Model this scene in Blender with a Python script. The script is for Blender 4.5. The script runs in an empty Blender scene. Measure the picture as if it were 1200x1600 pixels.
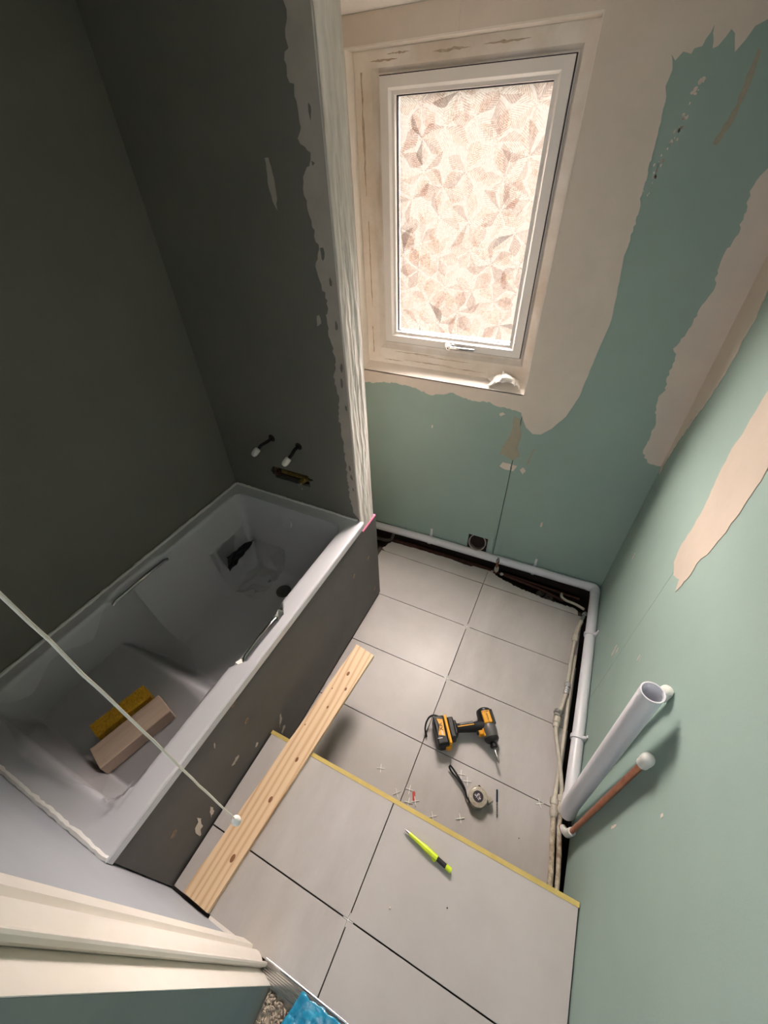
import bpy, bmesh, math, random
from mathutils import Vector, Matrix, noise
random.seed(7)
S = bpy.context.scene
COL = S.collection
PI = math.pi

# ------------------------------------------------------------------ camera, world, lights, exposure
CAM = Vector((0.18615, -1.57676, 1.81502))
FPX, PITCH, YAW, ROLL = 637.474, math.radians(-41.0535), math.radians(-27.4073), math.radians(-2.2717)
_f = Vector((math.sin(YAW)*math.cos(PITCH), math.cos(YAW)*math.cos(PITCH), math.sin(PITCH)))
_r = Vector((math.cos(YAW), -math.sin(YAW), 0)); _u = _r.cross(_f)
_c, _s = math.cos(ROLL), math.sin(ROLL)
_R, _U = _r*_c + _u*_s, _u*_c - _r*_s
cd = bpy.data.cameras.new('camera'); co = bpy.data.objects.new('camera', cd); COL.objects.link(co)
cd.sensor_fit = 'HORIZONTAL'; cd.sensor_width = 36.0; cd.lens = FPX/1200*36.0
cd.clip_start = 0.02; cd.clip_end = 100
m3 = Matrix((_R, _U, -_f)).transposed()
co.matrix_world = Matrix.Translation(CAM) @ m3.to_4x4()
S.camera = co

w = bpy.data.worlds.new('overcast_sky'); S.world = w; w.use_nodes = True
wb = w.node_tree.nodes['Background']
wb.inputs['Color'].default_value = (1.0, 0.89, 0.77, 1); wb.inputs['Strength'].default_value = 0.60

sun = bpy.data.lights.new('hazy_sun', 'SUN'); sun.energy = 92.0; sun.angle = math.radians(84); sun.color = (1.0, 0.97, 0.985)
so = bpy.data.objects.new('hazy_sun', sun); COL.objects.link(so)
so.rotation_euler = Vector((0.38, -0.66, -0.80)).to_track_quat('-Z', 'Y').to_euler(); so.location = (-1.5, 3, 4)

hl = bpy.data.lights.new('hall_fill_light', 'POINT'); hl.energy = 9; hl.shadow_soft_size = 0.14; hl.color = (0.84, 0.88, 1.0)  # added fill from the unseen hall; no lamp is known there
ho = bpy.data.objects.new('hall_fill_light', hl); COL.objects.link(ho); ho.location = (0.20, -2.75, 2.02)

V = S.view_settings
V.view_transform = 'Standard'; V.look = 'None'; V.exposure = 0.66; V.gamma = 1.0; V.use_curve_mapping = False
S.cycles.use_denoising = True
S.cycles.max_bounces = 14; S.cycles.diffuse_bounces = 8; S.cycles.transparent_max_bounces = 16
S.cycles.sample_clamp_indirect = 6.0; S.cycles.caustics_reflective = False; S.cycles.caustics_refractive = False

# ------------------------------------------------------------------ room constants (metres)
XL, XR, YW, YT, YRET, XRET = -1.1962, 0.5781, 0.1484, -0.4666, -0.3564, -0.5083
XPAN, XRIM, ZR, YF, ZP, ZC = -0.4999, -0.4877, 0.6323, -1.712, 0.2161, 2.15
PANEL_END = -0.339
YTR, YJF = -1.2401, -1.5421

# ------------------------------------------------------------------ material helpers
def lin(c):
    return tuple(((v/255)/12.92 if v/255 <= 0.04045 else ((v/255+0.055)/1.055)**2.4) for v in c)
MATS = {}
def mat(name, rgb, rough=0.6, metal=0.0, var=None, vscale=6.0, vamt=0.5, bump=0.0, bscale=60.0, bstretch=(1,1,1),
        spec=0.5, trans=0.0, stretch=(1,1,1), detail=5.0, coat=0.0, alpha=1.0, rvar=0.0):
    if name in MATS: return MATS[name]
    m = bpy.data.materials.new(name); m.use_nodes = True; nt = m.node_tree; N = nt.nodes; Lk = nt.links
    b = N['Principled BSDF']
    c1 = lin(rgb)
    b.inputs['Base Color'].default_value = (*c1, 1); b.inputs['Roughness'].default_value = rough
    b.inputs['Metallic'].default_value = metal; b.inputs['Specular IOR Level'].default_value = spec
    b.inputs['Transmission Weight'].default_value = trans; b.inputs['Coat Weight'].default_value = coat
    b.inputs['Alpha'].default_value = alpha
    if var or bump or rvar:
        tc = N.new('ShaderNodeTexCoord')
    if var:
        mp = N.new('ShaderNodeMapping'); mp.inputs['Scale'].default_value = stretch
        Lk.new(tc.outputs['Object'], mp.inputs['Vector'])
        n = N.new('ShaderNodeTexNoise'); n.inputs['Scale'].default_value = vscale; n.inputs['Detail'].default_value = detail
        n.inputs['Roughness'].default_value = 0.62
        Lk.new(mp.outputs[0], n.inputs['Vector'])
        r = N.new('ShaderNodeValToRGB'); r.color_ramp.elements[0].position = 0.5 - vamt*0.5; r.color_ramp.elements[1].position = 0.5 + vamt*0.5
        r.color_ramp.elements[0].color = (*c1, 1); r.color_ramp.elements[1].color = (*lin(var), 1)
        Lk.new(n.outputs['Fac'], r.inputs['Fac']); Lk.new(r.outputs['Color'], b.inputs['Base Color'])
        if rvar:
            mr = N.new('ShaderNodeMapRange'); mr.inputs['To Min'].default_value = rough - rvar; mr.inputs['To Max'].default_value = rough + rvar
            Lk.new(n.outputs['Fac'], mr.inputs['Value']); Lk.new(mr.outputs[0], b.inputs['Roughness'])
    if bump:
        mp2 = N.new('ShaderNodeMapping'); mp2.inputs['Scale'].default_value = bstretch
        Lk.new(tc.outputs['Object'], mp2.inputs['Vector'])
        n2 = N.new('ShaderNodeTexNoise'); n2.inputs['Scale'].default_value = bscale; n2.inputs['Detail'].default_value = 4
        Lk.new(mp2.outputs[0], n2.inputs['Vector'])
        bp = N.new('ShaderNodeBump'); bp.inputs['Strength'].default_value = bump; bp.inputs['Distance'].default_value = 0.004
        Lk.new(n2.outputs['Fac'], bp.inputs['Height']); Lk.new(bp.outputs['Normal'], b.inputs['Normal'])
    MATS[name] = m
    return m

def film_mat(name, rgb, opacity, rough=0.08, glossy=0.25):
    m = bpy.data.materials.new(name); m.use_nodes = True; nt = m.node_tree; N = nt.nodes; Lk = nt.links
    out = N['Material Output']; N.remove(N['Principled BSDF'])
    t = N.new('ShaderNodeBsdfTransparent'); d = N.new('ShaderNodeBsdfDiffuse'); g = N.new('ShaderNodeBsdfGlossy')
    d.inputs['Color'].default_value = (*lin(rgb), 1); g.inputs['Roughness'].default_value = rough
    fr = N.new('ShaderNodeFresnel'); fr.inputs['IOR'].default_value = 1.5
    m1 = N.new('ShaderNodeMixShader'); m1.inputs[0].default_value = opacity
    Lk.new(t.outputs[0], m1.inputs[1]); Lk.new(d.outputs[0], m1.inputs[2])
    mm = N.new('ShaderNodeMath'); mm.operation = 'MULTIPLY'; mm.inputs[1].default_value = glossy*4
    Lk.new(fr.outputs[0], mm.inputs[0])
    m2 = N.new('ShaderNodeMixShader'); Lk.new(mm.outputs[0], m2.inputs[0])
    Lk.new(m1.outputs[0], m2.inputs[1]); Lk.new(g.outputs[0], m2.inputs[2]); Lk.new(m2.outputs[0], out.inputs['Surface'])
    return m

def glass_mat(name, clear, tint, milky, k, vein=0.0, ang=0.0):
    """obscure patterned glass: part clear, part light-scattering"""
    m = bpy.data.materials.new(name); m.use_nodes = True; nt = m.node_tree; N = nt.nodes; Lk = nt.links
    out = N['Material Output']; N.remove(N['Principled BSDF'])
    t = N.new('ShaderNodeBsdfTransparent'); s = N.new('ShaderNodeBsdfTranslucent'); s.inputs['Color'].default_value = (*lin(milky), 1)
    tc = N.new('ShaderNodeTexCoord'); n = N.new('ShaderNodeTexNoise'); n.inputs['Scale'].default_value = 130; n.inputs['Detail'].default_value = 3
    Lk.new(tc.outputs['Object'], n.inputs['Vector'])
    r = N.new('ShaderNodeValToRGB'); r.color_ramp.elements[0].position = 0.42; r.color_ramp.elements[1].position = 0.58
    lo_ = 0.74 if vein else 0.95
    a = [v*clear*lo_ for v in lin(tint)]; b = [min(1, v*clear*1.04) for v in lin(tint)]
    r.color_ramp.elements[0].color = (*a, 1); r.color_ramp.elements[1].color = (*b, 1)
    if vein:
        sx = N.new('ShaderNodeSeparateXYZ'); Lk.new(tc.outputs['UV'], sx.inputs[0])
        d1 = N.new('ShaderNodeMath'); d1.operation = 'MULTIPLY_ADD'; d1.inputs[1].default_value = -1.15
        Lk.new(sx.outputs['Y'], d1.inputs[0]); Lk.new(sx.outputs['X'], d1.inputs[2])
        d2 = N.new('ShaderNodeMath'); d2.operation = 'MULTIPLY'; d2.inputs[1].default_value = 75.0; Lk.new(d1.outputs[0], d2.inputs[0])
        d3 = N.new('ShaderNodeMath'); d3.operation = 'SINE'; Lk.new(d2.outputs[0], d3.inputs[0])
        wv = N.new('ShaderNodeMath'); wv.operation = 'MULTIPLY_ADD'; wv.inputs[1].default_value = 0.5; wv.inputs[2].default_value = 0.5; Lk.new(d3.outputs[0], wv.inputs[0])
        mx = N.new('ShaderNodeMath'); mx.operation = 'MULTIPLY_ADD'; mx.inputs[1].default_value = vein
        Lk.new(wv.outputs[0], mx.inputs[0]); Lk.new(n.outputs['Fac'], mx.inputs[2])
        sb = N.new('ShaderNodeMath'); sb.operation = 'SUBTRACT'; sb.inputs[1].default_value = vein*0.5
        Lk.new(mx.outputs[0], sb.inputs[0]); Lk.new(sb.outputs[0], r.inputs['Fac'])
    else:
        Lk.new(n.outputs['Fac'], r.inputs['Fac'])
    Lk.new(r.outputs['Color'], t.inputs['Color'])
    mx2 = N.new('ShaderNodeMixShader'); mx2.inputs[0].default_value = k
    Lk.new(t.outputs[0], mx2.inputs[1]); Lk.new(s.outputs[0], mx2.inputs[2]); Lk.new(mx2.outputs[0], out.inputs['Surface'])
    return m

# ------------------------------------------------------------------ mesh helpers
class G:
    def __init__(s): s.v = []; s.f = []
    def add(s, vs, fs):
        o = len(s.v); s.v += [tuple(p) for p in vs]; s.f += [tuple(i+o for i in q) for q in fs]; return s
    def box(s, x0, x1, y0, y1, z0, z1):
        return s.add([(x0,y0,z0),(x1,y0,z0),(x1,y1,z0),(x0,y1,z0),(x0,y0,z1),(x1,y0,z1),(x1,y1,z1),(x0,y1,z1)],
              [(0,3,2,1),(4,5,6,7),(0,1,5,4),(1,2,6,5),(2,3,7,6),(3,0,4,7)])
    def prism(s, poly, axis, a, b):
        """poly: 2D points in the two axes other than `axis` (x,y order kept); extruded from a to b"""
        n = len(poly)
        def P(q, t):
            return {'x': (t, q[0], q[1]), 'y': (q[0], t, q[1]), 'z': (q[0], q[1], t)}[axis]
        return s.add([P(q, a) for q in poly] + [P(q, b) for q in poly],
              [tuple(range(n-1, -1, -1)), tuple(range(n, 2*n))] + [(i, (i+1) % n, n+(i+1) % n, n+i) for i in range(n)])
    def tube(s, pts, r, seg=12, caps=True, hollow=None):
        pts = [Vector(p) for p in pts]; n = len(pts)
        rs = r if isinstance(r, (list, tuple)) else [r]*n
        tang = []
        for i in range(n):
            a = pts[max(i-1, 0)]; b = pts[min(i+1, n-1)]
            t = (b-a)
            tang.append(t.normalized() if t.length > 1e-9 else Vector((0, 0, 1)))
        t0 = tang[0]; up = Vector((0, 0, 1)) if abs(t0.z) < 0.9 else Vector((1, 0, 0))
        nrm = t0.cross(up).normalized(); vs = []
        for i in range(n):
            t = tang[i]; nrm = (nrm - t*nrm.dot(t))
            nrm = nrm.normalized() if nrm.length > 1e-6 else t.orthogonal().normalized()
            bn = t.cross(nrm)
            for k in range(seg):
                an = 2*PI*k/seg; vs.append(pts[i] + (nrm*math.cos(an) + bn*math.sin(an))*rs[i])
        fs = []
        for i in range(n-1):
            for k in range(seg):
                k2 = (k+1) % seg; fs.append((i*seg+k, i*seg+k2, (i+1)*seg+k2, (i+1)*seg+k))
        if caps:
            fs.append(tuple(range(seg-1, -1, -1))); fs.append(tuple((n-1)*seg+k for k in range(seg)))
        return s.add(vs, fs)
    def lathe(s, prof, base=(0,0,0), axis=(0,0,1), seg=24, capend=True):
        """prof: list of (radius, height along axis)"""
        a = Vector(axis).normalized(); x = a.orthogonal().normalized(); y = a.cross(x); b = Vector(base); vs = []
        for r, h in prof:
            for k in range(seg):
                t = 2*PI*k/seg; vs.append(b + a*h + (x*math.cos(t) + y*math.sin(t))*max(r, 1e-5))
        fs = []
        for i in range(len(prof)-1):
            for k in range(seg):
                k2 = (k+1) % seg; fs.append((i*seg+k, i*seg+k2, (i+1)*seg+k2, (i+1)*seg+k))
        if capend:
            fs.append(tuple(range(seg-1, -1, -1))); fs.append(tuple((len(prof)-1)*seg+k for k in range(seg)))
        return s.add(vs, fs)
    def grid(s, nx, ny, fn):
        return s.add([fn(i/nx, j/ny) for j in range(ny+1) for i in range(nx+1)],
              [(j*(nx+1)+i, j*(nx+1)+i+1, (j+1)*(nx+1)+i+1, (j+1)*(nx+1)+i) for j in range(ny) for i in range(nx)])
    def build(s, name, m, parent=None, smooth=True, bevel=0.0, local=False, recalc=True, solid=0.0, angle=38, label=None):
        off = Vector((0, 0, 0)); loc = None
        if parent is not None and not local:
            p = parent
            while p is not None: off += p.location; p = p.parent
        vs = s.v
        if parent is None and not local:
            xs = [p[0] for p in vs]; ys = [p[1] for p in vs]; zs = [p[2] for p in vs]
            loc = Vector(((min(xs)+max(xs))/2, (min(ys)+max(ys))/2, min(zs))); off = loc
        vs = [(p[0]-off.x, p[1]-off.y, p[2]-off.z) for p in vs]
        me = bpy.data.meshes.new(name); me.from_pydata(vs, [], s.f); me.update()
        if recalc:
            bm = bmesh.new(); bm.from_mesh(me); bmesh.ops.recalc_face_normals(bm, faces=bm.faces)
            big = [f for f in bm.faces if len(f.verts) > 8]
            if big: bmesh.ops.triangulate(bm, faces=big, ngon_method='EAR_CLIP')
            bm.to_mesh(me); bm.free()
        if smooth:
            for p in me.polygons: p.use_smooth = True
            me.set_sharp_from_angle(angle=math.radians(angle))
        me.materials.append(m)
        o = bpy.data.objects.new(name, me); COL.objects.link(o)
        if loc is not None: o.location = loc
        if parent is not None: o.parent = parent
        if bevel:
            b = o.modifiers.new('bevel', 'BEVEL'); b.width = bevel; b.segments = 2; b.limit_method = 'ANGLE'; b.angle_limit = math.radians(40)
            b.harden_normals = False
        if solid:
            so_ = o.modifiers.new('solid', 'SOLIDIFY'); so_.thickness = solid; so_.offset = 1
        if label: o['label'] = label
        return o

def tag(o, label, cat, group=None):
    o['label'] = label; o['category'] = cat
    if group: o['group'] = group
    return o
def struct(o, label=None, kind='structure'):
    o['kind'] = kind
    if label: o['label'] = label
    return o
def thing(name, label, cat, loc, rotz=0.0, group=None):
    o = bpy.data.objects.new(name, None); COL.objects.link(o); o.location = loc; o.rotation_euler = (0, 0, rotz); o.empty_display_size = 0.05
    return tag(o, label, cat, group)
def ragged(pts, step=0.012, amp=0.004, seed=0):
    """subdivide an open polyline and roughen it"""
    out = []; rnd = random.Random(seed)
    for a, b in zip(pts[:-1], pts[1:]):
        L = math.hypot(b[0]-a[0], b[1]-a[1]); n = max(1, int(L/step))
        for i in range(n):
            t = i/n; k = 1.0 if i else 0.35
            out.append((a[0]+(b[0]-a[0])*t + rnd.uniform(-amp, amp)*k, a[1]+(b[1]-a[1])*t + rnd.uniform(-amp, amp)*k))
    out.append(pts[-1]); return out
def patch(name, poly, axis, plane, thick, m, parent):
    """thin layer of filler on a wall; its free edges keep the thickness"""
    return G().prism(poly, axis, plane, plane+thick).build(name, m, parent, smooth=False)
def arc(c, r, a0, a1, n, fn):
    return [fn(c[0]+r*math.cos(a0+(a1-a0)*i/n), c[1]+r*math.sin(a0+(a1-a0)*i/n)) for i in range(n+1)]

# ------------------------------------------------------------------ materials
M_green = mat('moisture_board', (158,181,173), 0.75, var=(150,173,165), vscale=3.0, bump=0.05, bscale=220)
M_skim = mat('skim_plaster', (232,221,208), 0.8, var=(217,207,196), vscale=7.0, vamt=0.6, bump=0.08, bscale=40)
M_skim2 = mat('grey_filler', (196,187,176), 0.85, var=(172,164,155), vscale=9.0, bump=0.15, bscale=70)
M_bare = mat('torn_board_paper', (176,166,144), 0.85, var=(158,158,142), vscale=30, bump=0.2, bscale=80)
M_skim_toned = mat('toned_skim', (208,194,179), 0.85, var=(198,185,170), vscale=6, bump=0.06, bscale=60)  # peach-toned copy of the skim, darkened so the sunlit patch doesn't clip
M_mould = mat('mould_stain', (166,148,126), 0.8, var=(206,190,168), vscale=60, vamt=0.4)
M_tank = mat('dark_tanking', (126,124,116), 0.8, var=(116,115,108), vscale=2.5, bump=0.06, bscale=120)
M_rough = mat('rough_white_plaster', (250,246,240), 0.75, var=(216,208,199), vscale=26, vamt=0.35, stretch=(1,1,0.16), bump=0.6, bscale=70, bstretch=(1,1,0.14))
M_foot = mat('pale_wall_paint', (176,180,188), 0.7, var=(167,171,179), vscale=4, bump=0.05, bscale=150)
M_ceil = mat('ceiling_paint', (246,242,236), 0.8)
M_gloss = mat('gloss_cream_paint', (246,240,232), 0.35, var=(238,230,220), vscale=9, bump=0.05, bscale=60)
M_hall = mat('grey_wall_paint', (146,152,146), 0.6, var=(136,142,137), vscale=5)
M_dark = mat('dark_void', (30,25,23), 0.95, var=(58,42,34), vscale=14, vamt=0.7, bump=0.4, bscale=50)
M_screed = mat('rough_screed', (96,88,80), 0.95, var=(62,52,46), vscale=18, bump=0.5, bscale=60)
M_tile = mat('concrete_tile', (197,192,189), 0.42, var=(178,172,168), vscale=3.2, vamt=0.5, detail=9, bump=0.02, bscale=180, rvar=0.08)
M_tile2 = mat('concrete_tile_smudged', (195,190,187), 0.45, var=(172,166,161), vscale=4.4, vamt=0.45, detail=9, bump=0.02, bscale=180, stretch=(1.7,0.7,1), rvar=0.08)
M_panel = mat('backer_board', (100,98,95), 0.7, var=(90,88,86), vscale=5)
M_wood = None
M_brass = mat('brass_trim', (228,204,128), 0.38, metal=0.35, var=(212,188,112), vscale=20)
M_bath = mat('white_acrylic', (212,212,217), 0.16, coat=0.2)
M_chrome = mat('chrome', (214,214,214), 0.12, metal=1.0)
M_pvc = mat('white_pvc', (232,232,238), 0.3)
M_pvcold = mat('aged_white_plastic', (206,200,186), 0.45, var=(184,176,160), vscale=40)
M_oldpaint = mat('flaking_painted_pipe', (222,212,192), 0.6, var=(150,128,104), vscale=38, vamt=0.3, bump=0.3, bscale=80)
M_copper = mat('copper', (222,158,126), 0.38, metal=0.8, var=(190,118,90), vscale=30, vamt=0.6)
M_copperold = mat('tarnished_copper', (96,58,44), 0.6, metal=0.5, var=(58,38,32), vscale=40)
M_brassold = mat('aged_brass', (190,160,92), 0.4, metal=0.7, var=(120,98,56), vscale=60)
M_black = mat('black_plastic', (28,28,29), 0.45)
M_rubber = mat('black_rubber', (22,22,22), 0.7)
M_yellow = mat('tool_yellow', (240,168,24), 0.4)
M_grey = mat('tool_grey', (104,102,100), 0.4, metal=0.3)
M_steel = mat('steel', (176,174,170), 0.28, metal=1.0)
M_white = mat('white_plastic', (240,238,232), 0.4)
M_upvc = mat('white_upvc', (248,246,242), 0.32, var=(242,238,233), vscale=5)
M_upvcd = mat('grimy_upvc', (250,246,240), 0.5, var=(222,210,194), vscale=9, vamt=0.35, stretch=(0.5,1,0.5))
M_seal = mat('white_sealant', (236,234,230), 0.55, bump=0.2, bscale=90)
M_pink = mat('pink_shim', (236,120,164), 0.5)
M_paper = mat('tissue_paper', (244,240,234), 0.9, bump=0.2, bscale=120)
M_neon = mat('fluorescent_yellow', (214,236,30), 0.35)
M_red = mat('red_plastic', (190,62,48), 0.5)
M_gasket = mat('black_gasket', (50,44,52), 0.6)
M_string = mat('cotton_cord', (232,224,208), 0.9, bump=0.4, bscale=900)
M_blue = mat('blue_plastic', (22,120,164), 0.25, var=(60,170,205), vscale=34, vamt=0.4, bump=0.4, bscale=60)
M_sponge = mat('yellow_sponge', (206,160,30), 0.9, var=(150,108,10), vscale=140, bump=0.8, bscale=260)
M_block = mat('planed_softwood', (206,184,164), 0.6, var=(190,166,146), vscale=20, stretch=(4,0.3,4))
M_tapeclear = mat('smoky_clear_plastic', (196,188,170), 0.2, var=(150,142,126), vscale=60, coat=0.5)
M_label = mat('dark_print', (40,32,40), 0.4)
M_printw = mat('white_print', (240,240,240), 0.5)

def wood_material():
    m = bpy.data.materials.new('pine_plank'); m.use_nodes = True; nt = m.node_tree; N = nt.nodes; Lk = nt.links; b = N['Principled BSDF']
    tc = N.new('ShaderNodeTexCoord'); mp = N.new('ShaderNodeMapping'); mp.inputs['Scale'].default_value = (1, 0.07, 1)
    Lk.new(tc.outputs['Object'], mp.inputs['Vector'])
    wv = N.new('ShaderNodeTexWave'); wv.wave_type = 'BANDS'; wv.bands_direction = 'X'; wv.inputs['Scale'].default_value = 13
    wv.inputs['Distortion'].default_value = 9.0; wv.inputs['Detail'].default_value = 2.5; wv.inputs['Detail Scale'].default_value = 0.9
    Lk.new(mp.outputs[0], wv.inputs['Vector'])
    r = N.new('ShaderNodeValToRGB'); e = r.color_ramp.elements
    e[0].position = 0.0; e[0].color = (*lin((232,204,168)), 1); e[1].position = 1.0; e[1].color = (*lin((212,174,134)), 1)
    k = e.new(0.62); k.color = (*lin((228,198,160)), 1)
    Lk.new(wv.outputs['Fac'], r.inputs['Fac']); Lk.new(r.outputs['Color'], b.inputs['Base Color']); b.inputs['Roughness'].default_value = 0.6
    return m
M_wood = wood_material()
M_knot = mat('pine_knot', (150,104,66), 0.6, var=(120,78,48), vscale=60)

def woven(m):
    nt = m.node_tree; N = nt.nodes; Lk = nt.links; b = N['Principled BSDF']
    tc = N.new('ShaderNodeTexCoord'); wv = N.new('ShaderNodeTexWave'); wv.bands_direction = 'DIAGONAL'; wv.inputs['Scale'].default_value = 70
    wv.inputs['Distortion'].default_value = 0.6
    Lk.new(tc.outputs['Object'], wv.inputs['Vector'])
    bp = N.new('ShaderNodeBump'); bp.inputs['Strength'].default_value = 0.25; bp.inputs['Distance'].default_value = 0.001
    Lk.new(wv.outputs['Fac'], bp.inputs['Height']); Lk.new(bp.outputs['Normal'], b.inputs['Normal'])
woven(M_panel)

# ------------------------------------------------------------------ structure: floor
floor = struct(G().box(XL-0.1, XR+0.1, YF+0.05, YW+0.12, -0.16, -0.11).build('floor', M_dark, smooth=False), 'dark sub-floor under the tiles')
bed = G()
bed.box(-0.66, 0.515, -1.23, -0.02, -0.11, -0.0105)
bed.box(-0.62, 0.03, -0.02, 0.035, -0.11, -0.0105)
bed.build('screed_bed', M_screed, floor, smooth=False)
rows = [(-0.0509, -0.3509), (-0.3539, -0.6539), (-0.6569, -0.9569), (-0.9599, -1.2345)]
k = 0
for i, (ya, yb) in enumerate(rows):
    xl = -0.632 if i == 0 else -0.4975
    xr = (0.520, 0.524, 0.526, 0.534)[i]
    for x0, x1 in ((xl, -0.0015), (0.0015, xr)):
        G().box(x0, x1, yb, ya, -0.0105, 0.0).build('floor_tile', (M_tile, M_tile2)[k % 2], floor, smooth=False, bevel=0.0008); k += 1
ed = ragged([(-0.612, -0.0479), (-0.634, -0.030), (-0.618, 0.018), (-0.606, 0.040)], 0.008, 0.005, 3) + ragged([(-0.606, 0.040), (-0.40, 0.048), (-0.24, 0.052), (-0.10, 0.044), (-0.085, 0.056), (-0.0015, 0.058)], 0.02, 0.0025, 4) + [(-0.0015, -0.0479)]
G().prism(ed, 'z', -0.0105, 0.0).build('floor_tile', M_tile, floor, smooth=False)
ed = [(0.0015, -0.0479), (0.0015, 0.052)] + ragged([(0.030, 0.048), (0.060, 0.034), (0.147, 0.010), (0.24, -0.004), (0.322, -0.012), (0.42, -0.014), (0.47, -0.012), (0.492, -0.022), (0.497, -0.0479)], 0.006, 0.0035, 5)
G().prism(ed, 'z', -0.0105, 0.0).build('floor_tile', M_tile2, floor, smooth=False)

# raised platform at the door end
plat = struct(G().box(-0.497, XR-0.003, YF, -1.236, -0.11, ZP-0.0115).build('floor_platform', M_screed, smooth=False), 'raised plywood platform inside the doorway')
k = 0
for ya, yb in ((YTR, YJF+0.0018), (YJF-0.0018, YF+0.0085)):
    for x0, x1 in ((-0.4935, 0.0034), (0.0068, 0.5738)):
        G().box(x0, x1, yb, ya, ZP-0.0115, ZP).build('platform_tile', (M_tile2, M_tile)[k % 2], plat, smooth=False, bevel=0.0008); k += 1

# ------------------------------------------------------------------ structure: walls
wl = struct(G().box(XL-0.1, XL, YF, YW+0.1, -0.11, ZC).build('wall_left', M_tank, smooth=False), 'dark grey waterproofed wall along the bath')

# tap-end partition, with the cut-out for the mixer
HX0, HX1, HZ0, HZ1 = -0.932, -0.745, 0.742, 0.802
g = G()
def ywall(x0, x1, z0, z1): g.box(x0, x1, YT, YT+0.014, z0, z1)
ywall(XL, HX0, 0.0, ZC); ywall(HX1, XRET, 0.0, ZC); ywall(HX0, HX1, 0.0, HZ0); ywall(HX0, HX1, HZ1, ZC)
wp = struct(g.build('wall_partition', M_tank, smooth=False), 'dark partition wall at the tap end of the bath')
g = G(); g.box(XL, XRET, YRET-0.012, YRET, 0.0, ZC); g.box(XRET-0.012, XRET, YT+0.014, YRET-0.012, 0.0, ZC)
g.build('partition_back', M_skim, wp, smooth=False)
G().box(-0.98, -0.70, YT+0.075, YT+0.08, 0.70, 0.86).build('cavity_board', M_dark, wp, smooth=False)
# white rough plaster on its end, a corner bead and streaks
def rp(u, v):
    y = YT-0.002 + (YRET-YT+0.002)*u; z = 0.565 + (ZC-0.565)*v
    d = 0.5*noise.noise(Vector((y*60, z*5.0, 1.3))) + 0.35*noise.noise(Vector((y*150, z*22, 7.7)))
    return (XRET + 0.0050 + 0.0060*d*(0.25+math.sin(PI*u)), y, z)
G().grid(30, 300, rp).build('plaster_skim', M_rough, wp, label='rough white plaster on the partition end')
G().box(XRET-0.001, XRET+0.0032, YT-0.0035, YT+0.002, 0.565, ZC).build('corner_bead', M_rough, wp, smooth=False)
TAP = [(-0.576,2.065),(-0.572,2.039),(-0.582,2.013),(-0.576,1.999),(-0.593,1.984),(-0.591,1.957),(-0.574,1.946),(-0.572,1.904),(-0.571,1.872),(-0.582,1.855),(-0.56,1.832),(-0.542,1.808),(-0.571,1.796),(-0.583,1.771),(-0.58,1.726),(-0.57,1.692),(-0.568,1.656),(-0.556,1.627),(-0.574,1.595),(-0.568,1.548),(-0.549,1.498),(-0.557,1.444),(-0.555,1.387),(-0.541,1.329),(-0.557,1.263),(-0.545,1.197),(-0.557,1.121),(-0.547,1.018),(-0.548,0.933),(-0.546,0.775),(-0.537,0.673)]
patch('filler_band', ragged(TAP, 0.010, 0.0045, 11) + [(XRET, 0.64), (XRET, ZC-0.001), (-0.58, ZC-0.001)], 'y', YT, -0.0018, M_skim2, wp)
for q, sd in (([(-0.692,1.821),(-0.681,1.822),(-0.675,1.792),(-0.673,1.752),(-0.68,1.714),(-0.686,1.725),(-0.695,1.766)],1), ([(-0.595,1.451),(-0.585,1.456),(-0.582,1.432),(-0.598,1.421)],2), ([(-0.560,1.80),(-0.552,1.815),(-0.547,1.79),(-0.556,1.77)],3), ([(-0.795,0.722),(-0.789,0.724),(-0.788,0.716),(-0.794,0.715)],4)):
    patch('filler_smear', ragged(q+[q[0]], 0.01, 0.002, sd)[:-1], 'y', YT, -0.001, M_skim2, wp)
for x, z, s in ((-0.540,1.90,.012),(-0.548,1.62,.016),(-0.531,1.55,.010),(-0.527,1.43,.012),(-0.523,1.30,.012),(-0.528,1.25,.014),(-0.521,1.16,.010),(-0.530,0.90,.012),(-0.527,0.86,.014),(-0.525,0.80,.009)):
    q = [(x+math.cos(a)*s*random.uniform(.25,.6), z+math.sin(a)*s*random.uniform(.7,1.6)) for a in [i*PI/4 for i in range(8)]]
    patch('dark_chip', q, 'y', YT-0.0017, -0.0006, M_tank, wp)

# window wall: dark backing, two plasterboards with an open joint, filler layers
WX0, WX1, WZ0, WZ1 = -0.784, -0.0142, 1.0309, 2.0787
bt = 0.0125
g = G()
for x0, x1, z0, z1 in ((XL, WX0-0.004, -0.11, ZC), (WX1+0.004, XR, -0.11, ZC), (WX0-0.004, WX1+0.004, -0.11, WZ0-0.03), (WX0-0.004, WX1+0.004, WZ1+0.004, ZC)):
    g.box(x0, x1, YW+bt, YW+0.115, z0, z1)
wb_ = struct(g.build('wall_back', M_dark, smooth=False), 'window wall of green plasterboard with patches of skim')
g = G(); J = -0.0040
g.box(XL, -0.160, YW, YW+bt, 0.028, WZ0); g.box(-0.160, -0.046, YW, YW+bt, 0.150, WZ0); g.box(-0.046, J-0.0016, YW, YW+bt, 0.028, WZ0)
g.box(XL, WX0, YW, YW+bt, WZ0, ZC); g.box(WX0, J-0.0016, YW, YW+bt, WZ1, ZC); g.box(WX1, J-0.0016, YW, YW+bt, WZ0, WZ1)
g.build('plasterboard', M_green, wb_, smooth=False)
G().box(J+0.0016, XR, YW, YW+bt, 0.030, ZC).build('plasterboard', M_green, wb_, smooth=False)
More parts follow.
